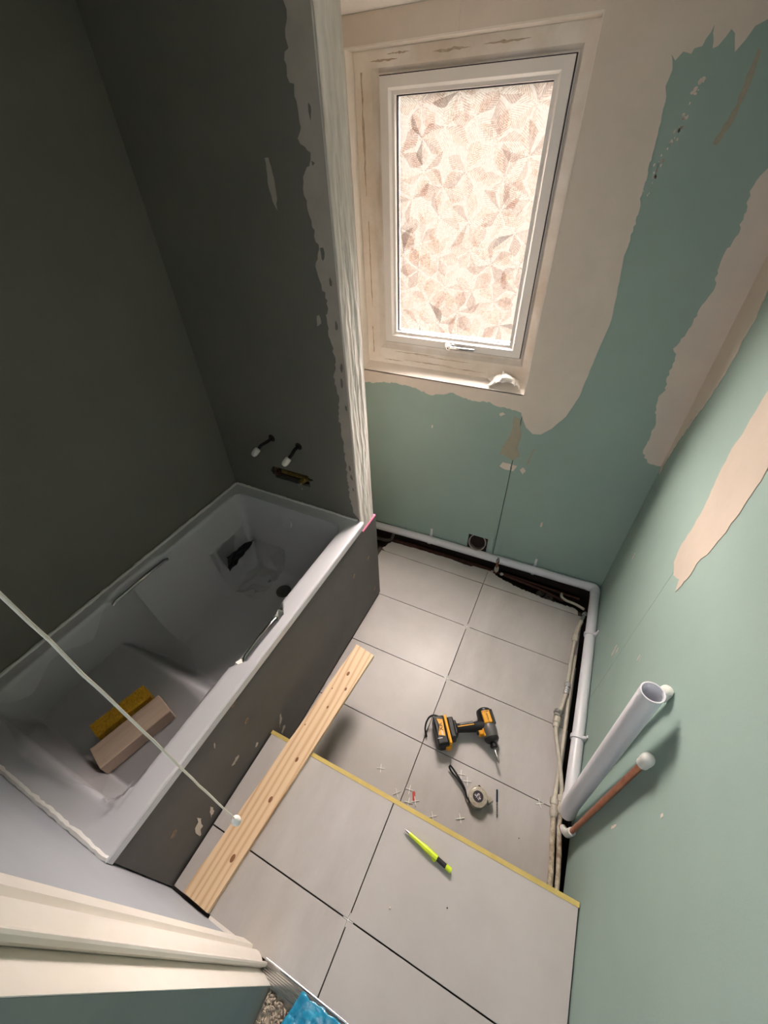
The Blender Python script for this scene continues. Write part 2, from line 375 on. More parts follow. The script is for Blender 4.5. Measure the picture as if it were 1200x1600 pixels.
SK = [(0.355,2.03),(0.334,2.022),(0.325,2.001),(0.311,1.982),(0.298,2.014),(0.287,2.022),(0.271,1.996),(0.26,1.992),(0.248,2.033),(0.237,1.998),(0.221,1.996),(0.217,1.987),(0.198,1.993),(0.185,1.978),(0.172,1.991),(0.185,1.961),(0.181,1.932),(0.189,1.914),(0.195,1.851),(0.2,1.784),(0.201,1.697),(0.208,1.666),(0.209,1.592),(0.205,1.548),(0.215,1.475),(0.227,1.355),(0.213,1.218),(0.199,1.061),(0.172,0.97),(0.129,0.9),(0.091,0.863),(0.056,0.858),(0.023,0.883),(0.002,0.92),(-0.009,0.949),(-0.052,0.955),(-0.095,0.959),(-0.139,0.963),(-0.154,0.973),(-0.212,0.965),(-0.273,0.97),(-0.335,0.987),(-0.381,0.969),(-0.428,0.955),(-0.493,0.972),(-0.543,0.983),(-0.594,0.984),(-0.68,0.983),(-0.733,0.968),(-0.784,0.963)]
T1 = 0.0022
rg = ragged(SK[:20], 0.012, 0.0015, 21) + ragged(SK[19:23], 0.008, 0.003, 22)[1:] + ragged(SK[22:34], 0.02, 0.0012, 23)[1:] + ragged(SK[33:], 0.010, 0.004, 24)[1:]
e = 0.0004
poly = [(XR-0.002, 2.055)] + rg + [(XL+0.01, 0.955), (XL+0.01, ZC-0.001), (-0.4-e, ZC-0.001), (-0.4-e, WZ1), (WX0, WZ1), (WX0, WZ0), (WX1, WZ0), (WX1, WZ1), (-0.4+e, WZ1), (-0.4+e, ZC-0.001), (XR-0.002, ZC-0.001)]
patch('skim_layer', poly, 'y', YW, -T1, M_skim, wb_)
SB = [(0.484,1.762),(0.475,1.745),(0.465,1.711),(0.479,1.668),(0.481,1.608),(0.47,1.543),(0.485,1.474),(0.468,1.383),(0.463,1.327),(0.446,1.282),(0.462,1.267),(0.466,1.218),(0.464,1.182),(0.477,1.136),(0.464,1.103),(0.476,1.059),(0.494,0.995),(0.493,0.922),(0.494,0.868),(0.525,0.833),(0.55,0.827),(XR-0.001,0.827)]
patch('skim_layer', ragged([(0.50,1.98)]+SB, 0.010, 0.004, 31) + [(XR-0.001, 1.99)], 'y', YW, -0.0018, M_skim, wb_)
for q, sd, mm in (([(0.358,1.985),(0.366,1.981),(0.369,1.925),(0.368,1.903),(0.362,1.844),(0.345,1.81),(0.337,1.814),(0.357,1.886),(0.357,1.915)],41,M_bare),
              ([(-0.038,0.927),(-0.011,0.917),(0.011,0.841),(0.004,0.771),(0.023,0.734),(-0.0022,0.70),(-0.058,0.727),(-0.07,0.71),(-0.053,0.792),(-0.036,0.83)],42,M_bare),
              ([(-0.047,0.679),(-0.0065,0.676),(-0.0065,0.642),(-0.028,0.639),(-0.061,0.652)],43,M_skim), ([(-0.001,0.676),(0.022,0.675),(0.010,0.642),(-0.001,0.640)],44,M_skim),
              ([(0.037,0.657),(0.052,0.676),(0.067,0.658),(0.056,0.636)],45,M_skim), ([(-0.105,0.925),(-0.09,0.935),(-0.075,0.928),(-0.095,0.914)],46,M_skim),
              ([(0.075,0.78),(0.083,0.785),(0.07,0.70),(0.058,0.695)],47,M_bare), ([(0.20,0.375),(0.206,0.378),(0.207,0.345),(0.199,0.342)],48,M_skim), ([(-0.42,0.80),(-0.414,0.80),(-0.415,0.785),(-0.421,0.785)],49,M_skim)):
    patch('filler_smear', ragged(q+[q[0]], 0.012, 0.0025, sd)[:-1], 'y', YW, -0.0012, mm, wb_)
rnd = random.Random(5)
for i in range(46):     # speckled trail of old adhesive
    t = rnd.random(); x = 0.262 - 0.052*t + rnd.gauss(0, 0.006); z = 1.94 - 0.24*t + rnd.gauss(0, 0.005); s = rnd.uniform(0.0015, 0.0045)*(1.3-0.6*t)
    patch('adhesive_fleck', [(x+math.cos(a)*s*rnd.uniform(.5,1.2), z+math.sin(a)*s*rnd.uniform(.6,1.8)) for a in [j*PI/3 for j in range(6)]], 'y', YW, -0.0012, M_skim, wb_)

# right wall: two plasterboards, skim over the corner and over the joint
wr = struct(G().box(XR+bt, XR+0.11, -2.95, YW+0.1, -0.11, ZC+0.05).build('wall_right', M_dark, smooth=False), 'right wall of green plasterboard beside the pipes')
G().box(XR, XR+bt, -0.5190, YW, 0.004, ZC).build('plasterboard', M_green, wr, smooth=False)
G().box(XR, XR+bt, -2.95, -0.5202, 0.004, ZC).build('plasterboard', M_green, wr, smooth=False)
SBR = [(0.128,0.80),(0.122,0.813),(0.118,0.876),(0.092,0.974),(0.04,1.091),(0.016,1.141),(-0.01,1.201),(-0.03,1.271),(-0.045,1.339),(-0.033,1.386),(-0.045,1.441),(-0.02,1.515),(-0.03,1.70),(-0.035,1.98)]
patch('skim_layer', ragged(SBR, 0.010, 0.004, 51) + [(YW-0.001, 1.99), (YW-0.001, 0.815)], 'x', XR, -0.0018, M_skim, wr)
SC = [(-0.625,1.80),(-0.63,1.50),(-0.625,1.311),(-0.633,1.286),(-0.638,1.186),(-0.638,1.131),(-0.631,1.073),(-0.611,1.011),(-0.618,0.968),(-0.611,0.92),(-0.604,0.886),(-0.579,0.912),(-0.536,0.88),(-0.486,0.888),(-0.462,0.942),(-0.466,0.997),(-0.457,1.073),(-0.426,1.148),(-0.403,1.233),(-0.412,1.274),(-0.406,1.332),(-0.404,1.384),(-0.41,1.55),(-0.42,1.80)]
patch('skim_layer', ragged(SC, 0.016, 0.003, 52), 'x', XR, -0.0015, M_skim_toned, wr)
for (y, z, ln_, wd, dy), sd in (((-0.471,0.362,.030,.006,.010),1),((-0.49,0.40,.014,.003,.004),2),((-0.107,0.536,.018,.004,.003),3),((-0.0,1.24,.010,.003,.001),4),((-1.139,0.77,.006,.004,.0),5),((-1.09,0.47,.020,.004,-.004),6),((-0.66,0.62,.012,.003,.006),7)):
    patch('filler_smear', ragged([(y-wd,z-ln_),(y+wd,z-ln_*.8),(y+wd+dy,z+ln_),(y-wd*.4+dy,z+ln_*.9),(y-wd,z-ln_)], 0.008, 0.0015, sd)[:-1], 'x', XR, -0.0010, M_skim, wr)

# door-end wall, hall side wall, added sky-blocking end wall, ceiling
g = G(); g.box(XL, -0.1600, YF-0.11, YF, -0.11, ZC); g.box(-0.1600, XR, YF-0.11, YF, 2.06, ZC)
wf = struct(g.build('wall_front', M_foot, smooth=False), 'pale grey wall at the door end of the bath')
G().box(-0.262, -0.1158, -2.95, -1.735, 0.10, ZC+0.05).build('hall_wall', M_hall, wf, smooth=False)
ce = struct(G().box(XL-0.1, XR+0.1, YF-0.11, YW+0.11, ZC, ZC+0.05).build('ceiling', M_ceil, smooth=False), 'cream painted ceiling')
struct(G().box(-0.262, XR+0.1, -3.05, -2.95, 0.05, ZC+0.1).build('wall_sky_block', M_foot, smooth=False), 'pale end wall added to the unseen hall to shut out sky light')  # unseen wall, added to keep sky light from entering by the door
hc = struct(G().box(-1.2, XR+0.1, -2.95, YF-0.11, ZC+0.05, ZC+0.1).build('ceiling_hall', M_ceil, smooth=False), 'hall ceiling')

# architrave and door lining
prof = [(-0.238,YF),(-0.238,-1.699),(-0.235,-1.6965),(-0.2040,-1.6955),(-0.2020,-1.7000),(-0.2000,-1.7045),(-0.1970,-1.7030),(-0.1900,-1.6990),(-0.1810,-1.6985),(-0.1720,-1.7015),(-0.1640,-1.7065),(-0.1600,-1.7105),(-0.1580,-1.7100),(-0.1540,-1.7055),(-0.1480,-1.7050),(-0.1465,-1.7080),(-0.1475,-1.7135),(-0.157,-1.7200),(-0.160,-1.7200),(-0.160,YF)]
tr = struct(G().prism(prof, 'z', ZP+0.0005, 2.10).build('trim_1', M_gloss, angle=25), 'cream moulded door architrave')
lin_p = [(-0.1615,-1.7215),(-0.156,-1.7212),(-0.150,-1.7235),(-0.146,-1.7235),(-0.119,-1.7318),(-0.1157,-1.7335),(-0.1157,-1.7345),(-0.1615,-1.7345)]
struct(G().prism(lin_p, 'z', ZP-0.01, 2.06).build('door_1', M_gloss, angle=25), 'cream edge of the door lining')
struct(G().box(-0.350, -0.2385, YF+0.0, YF+0.0082, ZP-0.010, ZP+0.002).build('trim_2', M_gloss, smooth=False), 'strip of old paint at the wall foot')

# ------------------------------------------------------------------ window
FY = YW+0.055
win = struct(G().box(WX0, WX1, YW+0.112, YW+0.114, WZ0-0.02, WZ0+0.03).build('window_1', M_upvc, smooth=False), 'white window with leaf-patterned obscure glass')
g = G(); # plastered reveals
g.prism([(YW-T1, WZ0-0.004), (YW-T1, WZ0+0.001), (FY+0.005, WZ0+0.030), (FY+0.005, WZ0-0.03)], 'x', WX0, WX1)
sill = g.build('window_sill', M_gloss, win, smooth=False)
g = G(); g.box(WX0-0.0035, WX0+0.0006, YW-T1-0.0012, FY+0.05, WZ0-0.004, WZ1+0.0035); g.box(WX1-0.0006, WX1+0.0035, YW-T1-0.0012, FY+0.05, WZ0-0.004, WZ1+0.0035); g.box(WX0+0.0006, WX1-0.0006, YW-T1-0.0012, FY+0.05, WZ1-0.0006, WZ1+0.0035)
g.build('window_reveal', M_gloss, win, smooth=False)
FB = WZ0+0.026
SX0, SX1, SZ0, SZ1 = -0.684, -0.068, 1.163, 2.016
# outer frame: four rails meeting at mitres
def rail(a0, a1, b0, b1, y0, y1, m, parent, name):
    """a0-a1 outer edge, b0-b1 inner edge, both in (x,z)"""
    g = G(); ym = y0 + 0.010
    pts = [a0, a1, b1, b0]
    def lerp(p, q, t): return (p[0]+(q[0]-p[0])*t, p[1]+(q[1]-p[1])*t)
    prof = [(0.0, y1), (0.0, y0), (0.62, y0), (0.78, ym), (1.0, ym), (1.0, y1)]
    vs = [(lerp(a0, b0, t)[0], y, lerp(a0, b0, t)[1]) for t, y in prof] + [(lerp(a1, b1, t)[0], y, lerp(a1, b1, t)[1]) for t, y in prof]
    n = len(prof)
    g.add(vs, [(i, (i+1) % n, n+(i+1) % n, n+i) for i in range(n)] + [tuple(range(n)), tuple(range(2*n-1, n-1, -1))])
    return g.build(name, m, parent, smooth=False)
def frame(o, i, y0, y1, m, name, parent):
    (ox0, ox1, oz0, oz1), (ix0, ix1, iz0, iz1) = o, i
    O = [(ox0, oz0), (ox1, oz0), (ox1, oz1), (ox0, oz1)]; I = [(ix0, iz0), (ix1, iz0), (ix1, iz1), (ix0, iz1)]
    return [rail(O[k], O[(k+1) % 4], I[k], I[(k+1) % 4], y0, y1, m[k] if isinstance(m, list) else m, parent, name) for k in range(4)]
frame((WX0+0.001, WX1-0.001, FB, WZ1-0.001), (SX0+0.006, SX1-0.006, SZ0+0.006, SZ1-0.006), FY-0.004, FY+0.05, M_upvcd, 'frame_rail', win)
GX0, GX1, GZ0, GZ1 = -0.634, -0.1185, 1.208, 1.9705
frame((SX0, SX1, SZ0, SZ1), (GX0, GX1, GZ0, GZ1), FY-0.012, FY+0.045, M_upvc, 'sash_rail', win)
gb = G()
for a in (0.0015,):
    for x0, x1, z0, z1 in ((SX0-0.003, SX0, SZ0-0.003, SZ1+0.003), (SX1, SX1+0.003, SZ0-0.003, SZ1+0.003), (SX0, SX1, SZ1, SZ1+0.003), (SX0, SX1, SZ0-0.003, SZ0)):
        gb.box(x0, x1, FY-0.006, FY+0.002, z0, z1)
gb.build('gasket', M_gasket, win, smooth=False)
PY = FY+0.022
g = G()
for x0, x1, z0, z1 in ((GX0, GX0+0.004, GZ0, GZ1), (GX1-0.003, GX1, GZ0, GZ1), (GX0, GX1, GZ1-0.003, GZ1), (GX0, GX1, GZ0, GZ0+0.003)): g.box(x0, x1, PY-0.006, PY+0.002, z0, z1)
g.build('glazing_bead', M_gasket, win, smooth=False)
M_pane = glass_mat('obscure_glass', 0.84, (255,252,248), (255,246,236), 0.010)
pane = G().box(GX0+0.001, GX1-0.001, PY, PY+0.006, GZ0+0.001, GZ1-0.001).build('pane', M_pane, win, smooth=False)
LEAF = [glass_mat('leaf_glass_a', 0.97, (254,246,241), (250,224,208), 0.009, 0.55), glass_mat('leaf_glass_b', 0.94, (251,242,238), (240,210,196), 0.009, 0.55),
        glass_mat('leaf_glass_c', 1.0, (255,252,249), (255,236,220), 0.009, 0.55), glass_mat('leaf_glass_d', 0.90, (244,234,230), (220,196,184), 0.009, 0.55), glass_mat('leaf_glass_e', 0.72, (232,222,218), (200,190,186), 0.009, 0.55)]  # leaf tints stand in for light bent by the embossed facets
rnd = random.Random(23); cent = []
for _ in range(6000):
    c = (rnd.uniform(GX0+0.004, GX1-0.004), rnd.uniform(GZ0+0.004, GZ1-0.004))
    if all(math.hypot(c[0]-d[0], c[1]-d[1]) > 0.086 for d in cent): cent.append(c)
    if len(cent) >= 52: break
lay = 0
LP = ((0.0, 0.02), (0.16, 0.22), (0.32, 0.52), (0.46, 0.80), (0.58, 1.0), (0.64, 0.92), (0.70, 0.90), (0.76, 0.72), (0.81, 0.68), (0.87, 0.42), (0.92, 0.30), (1.0, 0.0))
for c in cent:
    n = rnd.choice((5, 5, 6)); a0 = rnd.uniform(0, 2*PI)
    for j in range(n):
        an = a0 + 2*PI*j/n + rnd.uniform(-0.16, 0.16); Lf = rnd.uniform(0.072, 0.104); wd = Lf*rnd.uniform(0.24, 0.32); bend = rnd.uniform(-0.12, 0.12)
        ca, sa = math.cos(an), math.sin(an); lay += 1; yy = PY - 0.0004 - 0.00020*(lay % 11); vs = []; uv = []
        for t, wv in LP:
            for sg in (1, 0, -1):
                x, y = t*Lf, sg*wv*wd + bend*Lf*t*t
                px, pz = c[0]+x*ca-y*sa, c[1]+x*sa+y*ca
                vs.append((min(max(px, GX0+0.005), GX1-0.004), yy, min(max(pz, GZ0+0.004), GZ1-0.004))); uv.append((t*Lf*10, abs(sg)*wv*wd*10))
        fs = []
        for i in range(len(LP)-1): fs += [(i*3, i*3+1, i*3+4, i*3+3), (i*3+1, i*3+2, i*3+5, i*3+4)]
        if max(v[0] for v in vs)-min(v[0] for v in vs) < 0.012 or max(v[2] for v in vs)-min(v[2] for v in vs) < 0.012: continue
        gg = G().add(vs, fs); m1 = rnd.choices(LEAF, (4, 3, 4, 1.5, 0.3))[0]; m2 = rnd.choices(LEAF, (3, 3, 3, 2.2, 0.6))[0]
        lo = gg.build('leaf_relief', m1, pane, smooth=False, recalc=False); me = lo.data; me.materials.append(m2)
        ul = me.uv_layers.new(name='leaf')
        for pi_, p in enumerate(me.polygons):
            p.material_index = pi_ % 2
            for li in p.loop_indices: ul.data[li].uv = uv[me.loops[li].vertex_index]
# handle
hd = G().box(-0.394, -0.350, FY-0.016, FY-0.012, SZ0+0.006, SZ0+0.024).build('handle_plate', M_chrome, win, bevel=0.002)
g = G(); g.lathe([(0.013, 0), (0.013, 0.012), (0.010, 0.018)], (-0.372, FY-0.016, SZ0+0.014), (0, -1, 0), 20)
g.tube([(-0.372, FY-0.030, SZ0+0.014), (-0.352, FY-0.034, SZ0+0.015), (-0.31, FY-0.034, SZ0+0.015), (-0.258, FY-0.030, SZ0+0.015)], [0.008, 0.007, 0.006, 0.006], 10)
g.build('handle', M_chrome, win, label='chrome casement handle')
G().lathe([(0.006, 0), (0.006, 0.0012)], (-0.372, FY-0.0342, SZ0+0.012), (0, -1, 0), 12).build('keyhole', M_black, win)

rr = random.Random(12)
for x0, x1, z, h in ((-0.64,-0.42,1.118,.005),(-0.52,-0.27,1.112,.004),(-0.60,-0.33,1.083,.005),(-0.40,-0.20,1.078,.004),(-0.70,-0.60,1.075,.004),(-0.50,-0.38,2.056,.008),(-0.34,-0.20,2.058,.006),(-0.72,-0.62,2.052,.006),(-0.66,-0.58,2.064,.005)):
    nn = 14; q = [(x0+(x1-x0)*i/nn, z+h*rr.uniform(.1,.8)*math.sin(PI*(i+.3)/(nn+.6))) for i in range(nn+1)] + [(x0+(x1-x0)*i/nn, z-h*rr.uniform(.1,.8)*math.sin(PI*(i+.3)/(nn+.6))) for i in range(nn, -1, -1)]
    patch('mould_stain', q, 'y', FY-0.0039, -0.0004, M_mould, win)
for z0, z1, x, h in ((1.30,1.62,-0.752,.004),(1.70,2.03,-0.756,.006),(1.10,1.22,-0.754,.004)):
    nn = 16; q = [(x+h*rr.uniform(.1,.9), z0+(z1-z0)*i/nn) for i in range(nn+1)] + [(x-h*rr.uniform(.1,.9), z0+(z1-z0)*i/nn) for i in range(nn, -1, -1)]
    patch('mould_stain', q, 'y', FY-0.0039, -0.0004, M_mould, win)
# tissue on the sill
def crumple(nx, ny, fn, amp, sc, seed):
    def f2(u, v):
        p = Vector(fn(u, v)); q = p*sc + Vector((seed, seed*2.1, seed*0.7))
        return p + Vector((noise.noise(q), noise.noise(q+Vector((9, 3, 1))), abs(noise.noise(q+Vector((2, 8, 5)))))) * amp
    return f2
g = G(); g.grid(22, 18, crumple(22, 18, lambda u, v: (-0.168+0.135*u - 0.02*v, YW+0.004+0.052*v, WZ0+0.012+0.018*v + 0.046*math.sin(PI*u)*math.sin(PI*(0.15+0.8*v))), 0.018, 34, 3.3))
tag(g.build('tissue', M_paper, solid=0.0012, angle=20), 'crumpled white tissue lying on the window sill', 'tissue')

# ------------------------------------------------------------------ bath
IX0, IX1, IY0, IY1 = -1.140, -0.560, -1.632, -0.528
def sstep(a, b, x):
    t = min(1, max(0, (x-a)/(b-a))); return t*t*(3-2*t)
def smax(a, b, k):
    h = max(0, min(1, 0.5+0.5*(a-b)/k)); return b*(1-h)+a*h + k*h*(1-h)
def tubz(x, y):
    # wall run-in distances for the four sides
    def side(d, run, r0=0.010):      # d: inward distance from the rim's inner edge
        return min(1.0, max(0.0, d/run))
    rn = 0.0
    if -1.232 < y < -0.957:          # grip notches in both long rims
        rn = 0.038*min(1, min((y+1.232)/0.045, (-0.957-y)/0.04))
    dr, dl, df, dn = IX1-x, x-IX0, IY1-y, y-IY0
    depth = 0.385
    pr = side(dr, 0.085); pl = side(dl, 0.085); pf = side(df, 0.085); pn = side(dn, 0.16)
    def prof(t): return 1-(1-t)**2.0 if t < 1 else 1.0
    a = [1-prof(pr), 1-prof(pl), 1-prof(pf), 1-prof(pn)]
    s_ = (sum(v**2.6 for v in a))**(1/2.6); s_ = min(1.0, s_)
    z = ZR - depth*(1-s_)
    # moulded seat at the near end
    st = 0.205*(1-sstep(-1.285, -1.175, y))
    inside = (1-s_)
    z = max(z, ZR-depth + st) if inside > 0.0 else z
    # grip notches
    if rn > 0:
        if IX1-0.001 < x < IX1+rn: z = min(z, ZR-0.045*min(1, (IX1+rn-x)/0.010))
        if IX0-rn*0.5 < x < IX0+0.001: z = min(z, ZR-0.03*min(1, (x-(IX0-rn*0.5))/0.010))
    # soften the inner lip
    dm = min(dr, dl, df, dn)
    if -0.012 < dm < 0 and rn == 0: z -= 0.003*((dm+0.012)/0.012)**2
    # outer rolled edge on the front
    do = XRIM-x
    if do < 0.008: z -= 0.008-math.sqrt(max(0, 0.008**2-(0.008-do)**2))
    return z
bath = thing('bathtub', 'short white acrylic bath under protective film along the dark walls', 'bathtub', (-0.842, -1.09, 0.0))
xs = [XL+0.002 + (XRIM-XL-0.002)*i/150 for i in range(151)]
xs = sorted(set([round(x, 5) for x in xs] + [round(XRIM-0.008+0.001*i, 5) for i in range(9)]))
ys = [YF+0.002 + (YT-YF-0.004)*j/220 for j in range(221)]
g = G(); nx = len(xs)
g.add([(x, y, tubz(x, y)) for y in ys for x in xs], [(j*nx+i, j*nx+i+1, (j+1)*nx+i+1, (j+1)*nx+i) for j in range(len(ys)-1) for i in range(nx-1)])
o0 = len(g.v)
for y in ys: g.v += [(XRIM, y, tubz(XRIM, y)-0.0005), (XRIM-0.001, y, 0.599), (XRIM-0.011, y, 0.594)]
for j in range(len(ys)-1):
    b0 = o0+j*3; g.f += [(b0, b0+1, b0+4, b0+3), (b0+1, b0+2, b0+5, b0+4)]
g.build('tub', M_bath, bath, recalc=False, angle=60)
for pts in ([(-0.5509, -1.006), (-0.5495, -1.02), (-0.549, -1.095), (-0.5475, -1.17), (-0.5446, -1.186)], [(-1.134, -1.215), (-1.132, -1.20), (-1.129, -1.09), (-1.130, -0.98), (-1.132, -0.966)]):
    G().tube([(x, y, ZR-0.030+0.014*math.sin(PI*min(1, max(0, (i+0.35)/4.7)))) for i, (x, y) in enumerate(pts)], 0.0075, 12).build('grab_bar', M_chrome, bath, label='chrome grab bar')
for y, d in ((-0.985, 1), (-1.205, -1)):
    G().add([(-0.556, y, ZR-0.006), (-0.532, y+0.004*d, ZR-0.004), (-0.540, y-0.024*d, ZR-0.03), (-0.554, y-0.022*d, ZR-0.018), (-0.556, y, ZR-0.010), (-0.532, y+0.004*d, ZR-0.009), (-0.540, y-0.024*d, ZR-0.035), (-0.554, y-0.022*d, ZR-0.024)], [(0,1,2,3),(4,7,6,5),(0,4,5,1),(1,5,6,2),(2,6,7,3),(3,7,4,0)]).build('bar_bracket', M_white, bath, smooth=False)
G().lathe([(0.030, 0), (0.030, 0.006), (0.027, 0.011), (0.0, 0.012)], (-0.862, -0.533, 0.548), (0, -1, 0.35), 28).build('overflow_cover', M_bath, bath, label='round white overflow cover')
G().lathe([(0.036, 0), (0.036, 0.003), (0.03, 0.004)], (-0.83, -0.70, ZR-0.385), (0, 0, 1), 24).build('waste_cover', M_grey, bath)
rnd = random.Random(3)
g = G(); n = 60
g.tube([(XL+0.007+rnd.uniform(-.001,.001), YF+0.01+(YT-YF-0.02)*i/n, ZR+0.003) for i in range(n+1)], [0.005+rnd.uniform(0,.003) for _ in range(n+1)], 7); g.build('sealant_bead', M_seal, bath)
g = G(); g.tube([(XL+0.01+(XRET-XL-0.02)*i/n, YT-0.005+rnd.uniform(-.001,.001), ZR+0.003) for i in range(n+1)], [0.004+rnd.uniform(0,.0025) for _ in range(n+1)], 7); g.build('sealant_bead', M_seal, bath)
g = G(); g.tube([(XL+0.01+(XRIM-XL-0.012)*i/n, YF+0.006+rnd.uniform(-.0015,.0015), ZR+0.003+0.006*max(0, (i/n-0.9)*10)*-1) for i in range(n+1)], [0.006+rnd.uniform(0,.003) for _ in range(n+1)], 7); g.build('sealant_bead', M_seal, bath)

# bath panel
pn = thing('bath_panel', 'dark grey backer-board panel fixed along the front of the bath', 'panel', (XPAN-0.01, -1.02, 0.001))
G().prism([(YF+0.004, 0.001), (PANEL_END, 0.001), (PANEL_END, 0.563), (YT-0.002, 0.563), (YT-0.002, 0.600), (YF+0.004, 0.600)], 'x', XPAN-0.019, XPAN).build('board', M_panel, pn, smooth=False)
M_screw = mat('screw_washer', (150,128,106), 0.5, metal=0.3, var=(110,96,84), vscale=90)
for y, z in ((-1.29,0.437),(-1.611,0.403),(-0.574,0.388),(-0.438,0.372),(-0.399,0.094),(-1.298,0.577)):
    G().lathe([(0.011, 0), (0.011, 0.0012), (0.007, 0.0016), (0.006, 0.0004), (0.0, 0.0004)], (XPAN, y, z), (1, 0, 0), 18).build('fixing_screw', M_screw, pn)
for (y, z, a, b), sd in (((-1.383,0.335,.020,.012),1),((-1.184,0.20,.010,.050),2),((-1.566,0.285,.016,.050),3),((-1.52,0.270,.012,.028),4),((-1.403,0.516,.004,.014),5),((-1.302,0.262,.009,.012),6),((-1.19,0.13,.02,.02),7)):
    rr = random.Random(sd)
    q = [(y+math.cos(t)*a*rr.uniform(.3,1.1)+0.25*math.sin(t)*b, z+math.sin(t)*b*rr.uniform(.4,1.1)) for t in [i*PI/6 for i in range(12)]]
    patch('adhesive_smear', q, 'x', XPAN, 0.0012, M_skim2 if sd not in (3, 4) else M_skim, pn)
G().box(XPAN-0.019, XPAN+0.0005, YT+0.004, PANEL_END, 0.563, 0.570).build('pink_shim', M_pink, pn, smooth=False, label='pink plastic shim')

# protective film, black offcut, wooden block and sponge in the bath
M_film = film_mat('clear_film', (224,220,220), 0.045, 0.14, 0.10)
def filmf(u, v):
    x = -1.135+0.570*u; y = -1.645+(0.46+0.07*math.sin(u*5+1))*v + 0.015*math.sin(u*9)*(1-v)
    q = Vector((x*13, y*9, 0.4)); q2 = Vector((x*38+2, y*30, 3.1))
    x += 0.012*noise.noise(q+Vector((4, 0, 0))); y += 0.012*noise.noise(q+Vector((0, 7, 0)))
    return (x, y, tubz(min(max(x, XL+0.01), XRIM-0.01), min(max(y, YF+0.01), YT-0.01)) + 0.001 + (0.007 + 0.016*abs(noise.noise(q)) + 0.006*abs(noise.noise(q2)))*sstep(0.10, 0.17, math.hypot(x+0.785, (y+1.475)*0.8)))
fm = G().grid(70, 80, filmf).build('plastic_film', M_film, angle=25); fm.data.materials[0] = film_mat('wrinkled_film', (224,220,220), 0.05, 0.07, 0.15); tag(fm, 'large crumpled sheet of clear film over the bath seat', 'plastic sheet')
def filmf2(u, v):
    x = -1.118+0.22*u; y = -0.80+0.235*v
    q = Vector((x*18, y*16, 2.4))
    return (x, y, tubz(x, y) + 0.006 + 0.022*abs(noise.noise(q)))
tag(G().grid(40, 40, filmf2).build('plastic_film', M_film, angle=25), 'small clear film scrap near the overflow end of the bath', 'plastic sheet')
def blackf(u, v):
    q = Vector((u*5, v*4, 4.2)); wd = 0.085*(1-u)**0.55 + 0.012
    x = -1.078 + 0.030*u + 0.010*noise.noise(q); y = -0.765 + 0.150*u + 0.008*noise.noise(q+Vector((5, 1, 0)))
    return (x + 0.012*(v-0.5), y + 0.012*v, 0.385 + wd*(v-0.5) + 0.030*u + 0.007*noise.noise(q+Vector((0, 9, 2))))
tag(G().grid(26, 12, blackf).build('plastic_offcut', M_black, solid=0.001, angle=20), 'crumpled black plastic strip on the bath wall', 'plastic strip')
bz = tubz(-0.78, -1.47) + 0.004
ang = math.radians(-15)
bl = thing('wood_block', 'sanding block of planed wood lying on the bath seat', 'wood block', (-0.772, -1.478, bz), ang)
G().box(-0.040, 0.040, -0.108, 0.108, 0.0, 0.052).build('block', M_block, bl, local=True, smooth=False, bevel=0.003)
sp = thing('sponge', 'worn yellow sponge propped behind the wooden block in the bath', 'sponge', (-0.848, -1.452, bz), ang)
G().grid(14, 30, lambda u, v: (-0.020+0.034*u, -0.085+0.17*v, 0.066*(1-0.25*u)+0.003*noise.noise(Vector((u*9, v*20, 1))) )).build('top_face', M_sponge, sp, local=True)
G().box(-0.022, 0.020, -0.086, 0.086, 0.0, 0.050).build('body', M_sponge, sp, local=True, bevel=0.006)

# ------------------------------------------------------------------ platform edge trim, plank, threshold
tm = G().prism([(YTR-0.0005, ZP+0.0010), (YTR+0.0125, ZP+0.0010), (YTR+0.0125, ZP-0.022), (YTR+0.0105, ZP-0.022), (YTR+0.0105, ZP-0.0012), (YTR-0.0005, ZP-0.0012)], 'x', -0.4975, XR-0.002)
tag(tm.build('edge_trim', M_brass, smooth=False), 'brass-coloured edging strip along the front of the raised tiles', 'edging strip')
# plank: outline corners on the platform
PA, PB, PC, PD = (-0.379,-0.796), (-0.287,-0.809), (-0.3555,-1.703), (-0.4515,-1.700)
PZ0, PZ1 = ZP+0.0012, ZP+0.0192
plank = thing('wooden_plank', 'long pine plank with knots lying over the edge of the raised tiles', 'plank', (-0.37, -1.25, PZ0))
def chew(a, b, n, amp, sd):
    rr = random.Random(sd)
    return [(a[0]+(b[0]-a[0])*i/n + rr.uniform(0, amp), a[1]+(b[1]-a[1])*i/n) for i in range(n)]
left = chew(PD, PA, 40, 0.0022, 2)
G().prism(left + [PA, (PA[0]+0.004, PA[1]+0.002), PB, PC], 'z', PZ0, PZ1).build('board', M_wood, plank, smooth=False)
for x, y, s in ((-0.345,-0.925,.008),(-0.322,-0.985,.006),(-0.372,-1.005,.003),(-0.350,-1.075,.005),(-0.352,-1.275,.007),(-0.362,-1.41,.008),(-0.372,-1.58,.009),(-0.392,-1.165,.003)):
    gk = G(); gk.lathe([(s, 0), (s*0.92, 0.0006), (0.0001, 0.0007)], (x, y, PZ1-0.0002), (0, 0, 1), 14)
    gk.v = [(x+(p[0]-x)*0.7, y+(p[1]-y)*1.25, p[2]) for p in gk.v]
    gk.build('knot', M_knot, plank)
th = thing('threshold_strip', 'ridged aluminium threshold strip across the doorway', 'threshold strip', (0.2, -1.718, ZP-0.010))
G().box(-0.156, XR-0.003, -1.738, -1.700, ZP-0.010, ZP-0.0015).build('base', M_steel, th, smooth=False)
G().tube([(-0.156, -1.7005, ZP-0.002), (XR-0.003, -1.7005, ZP-0.002)], 0.0035, 10).build('nosing', M_chrome, th)
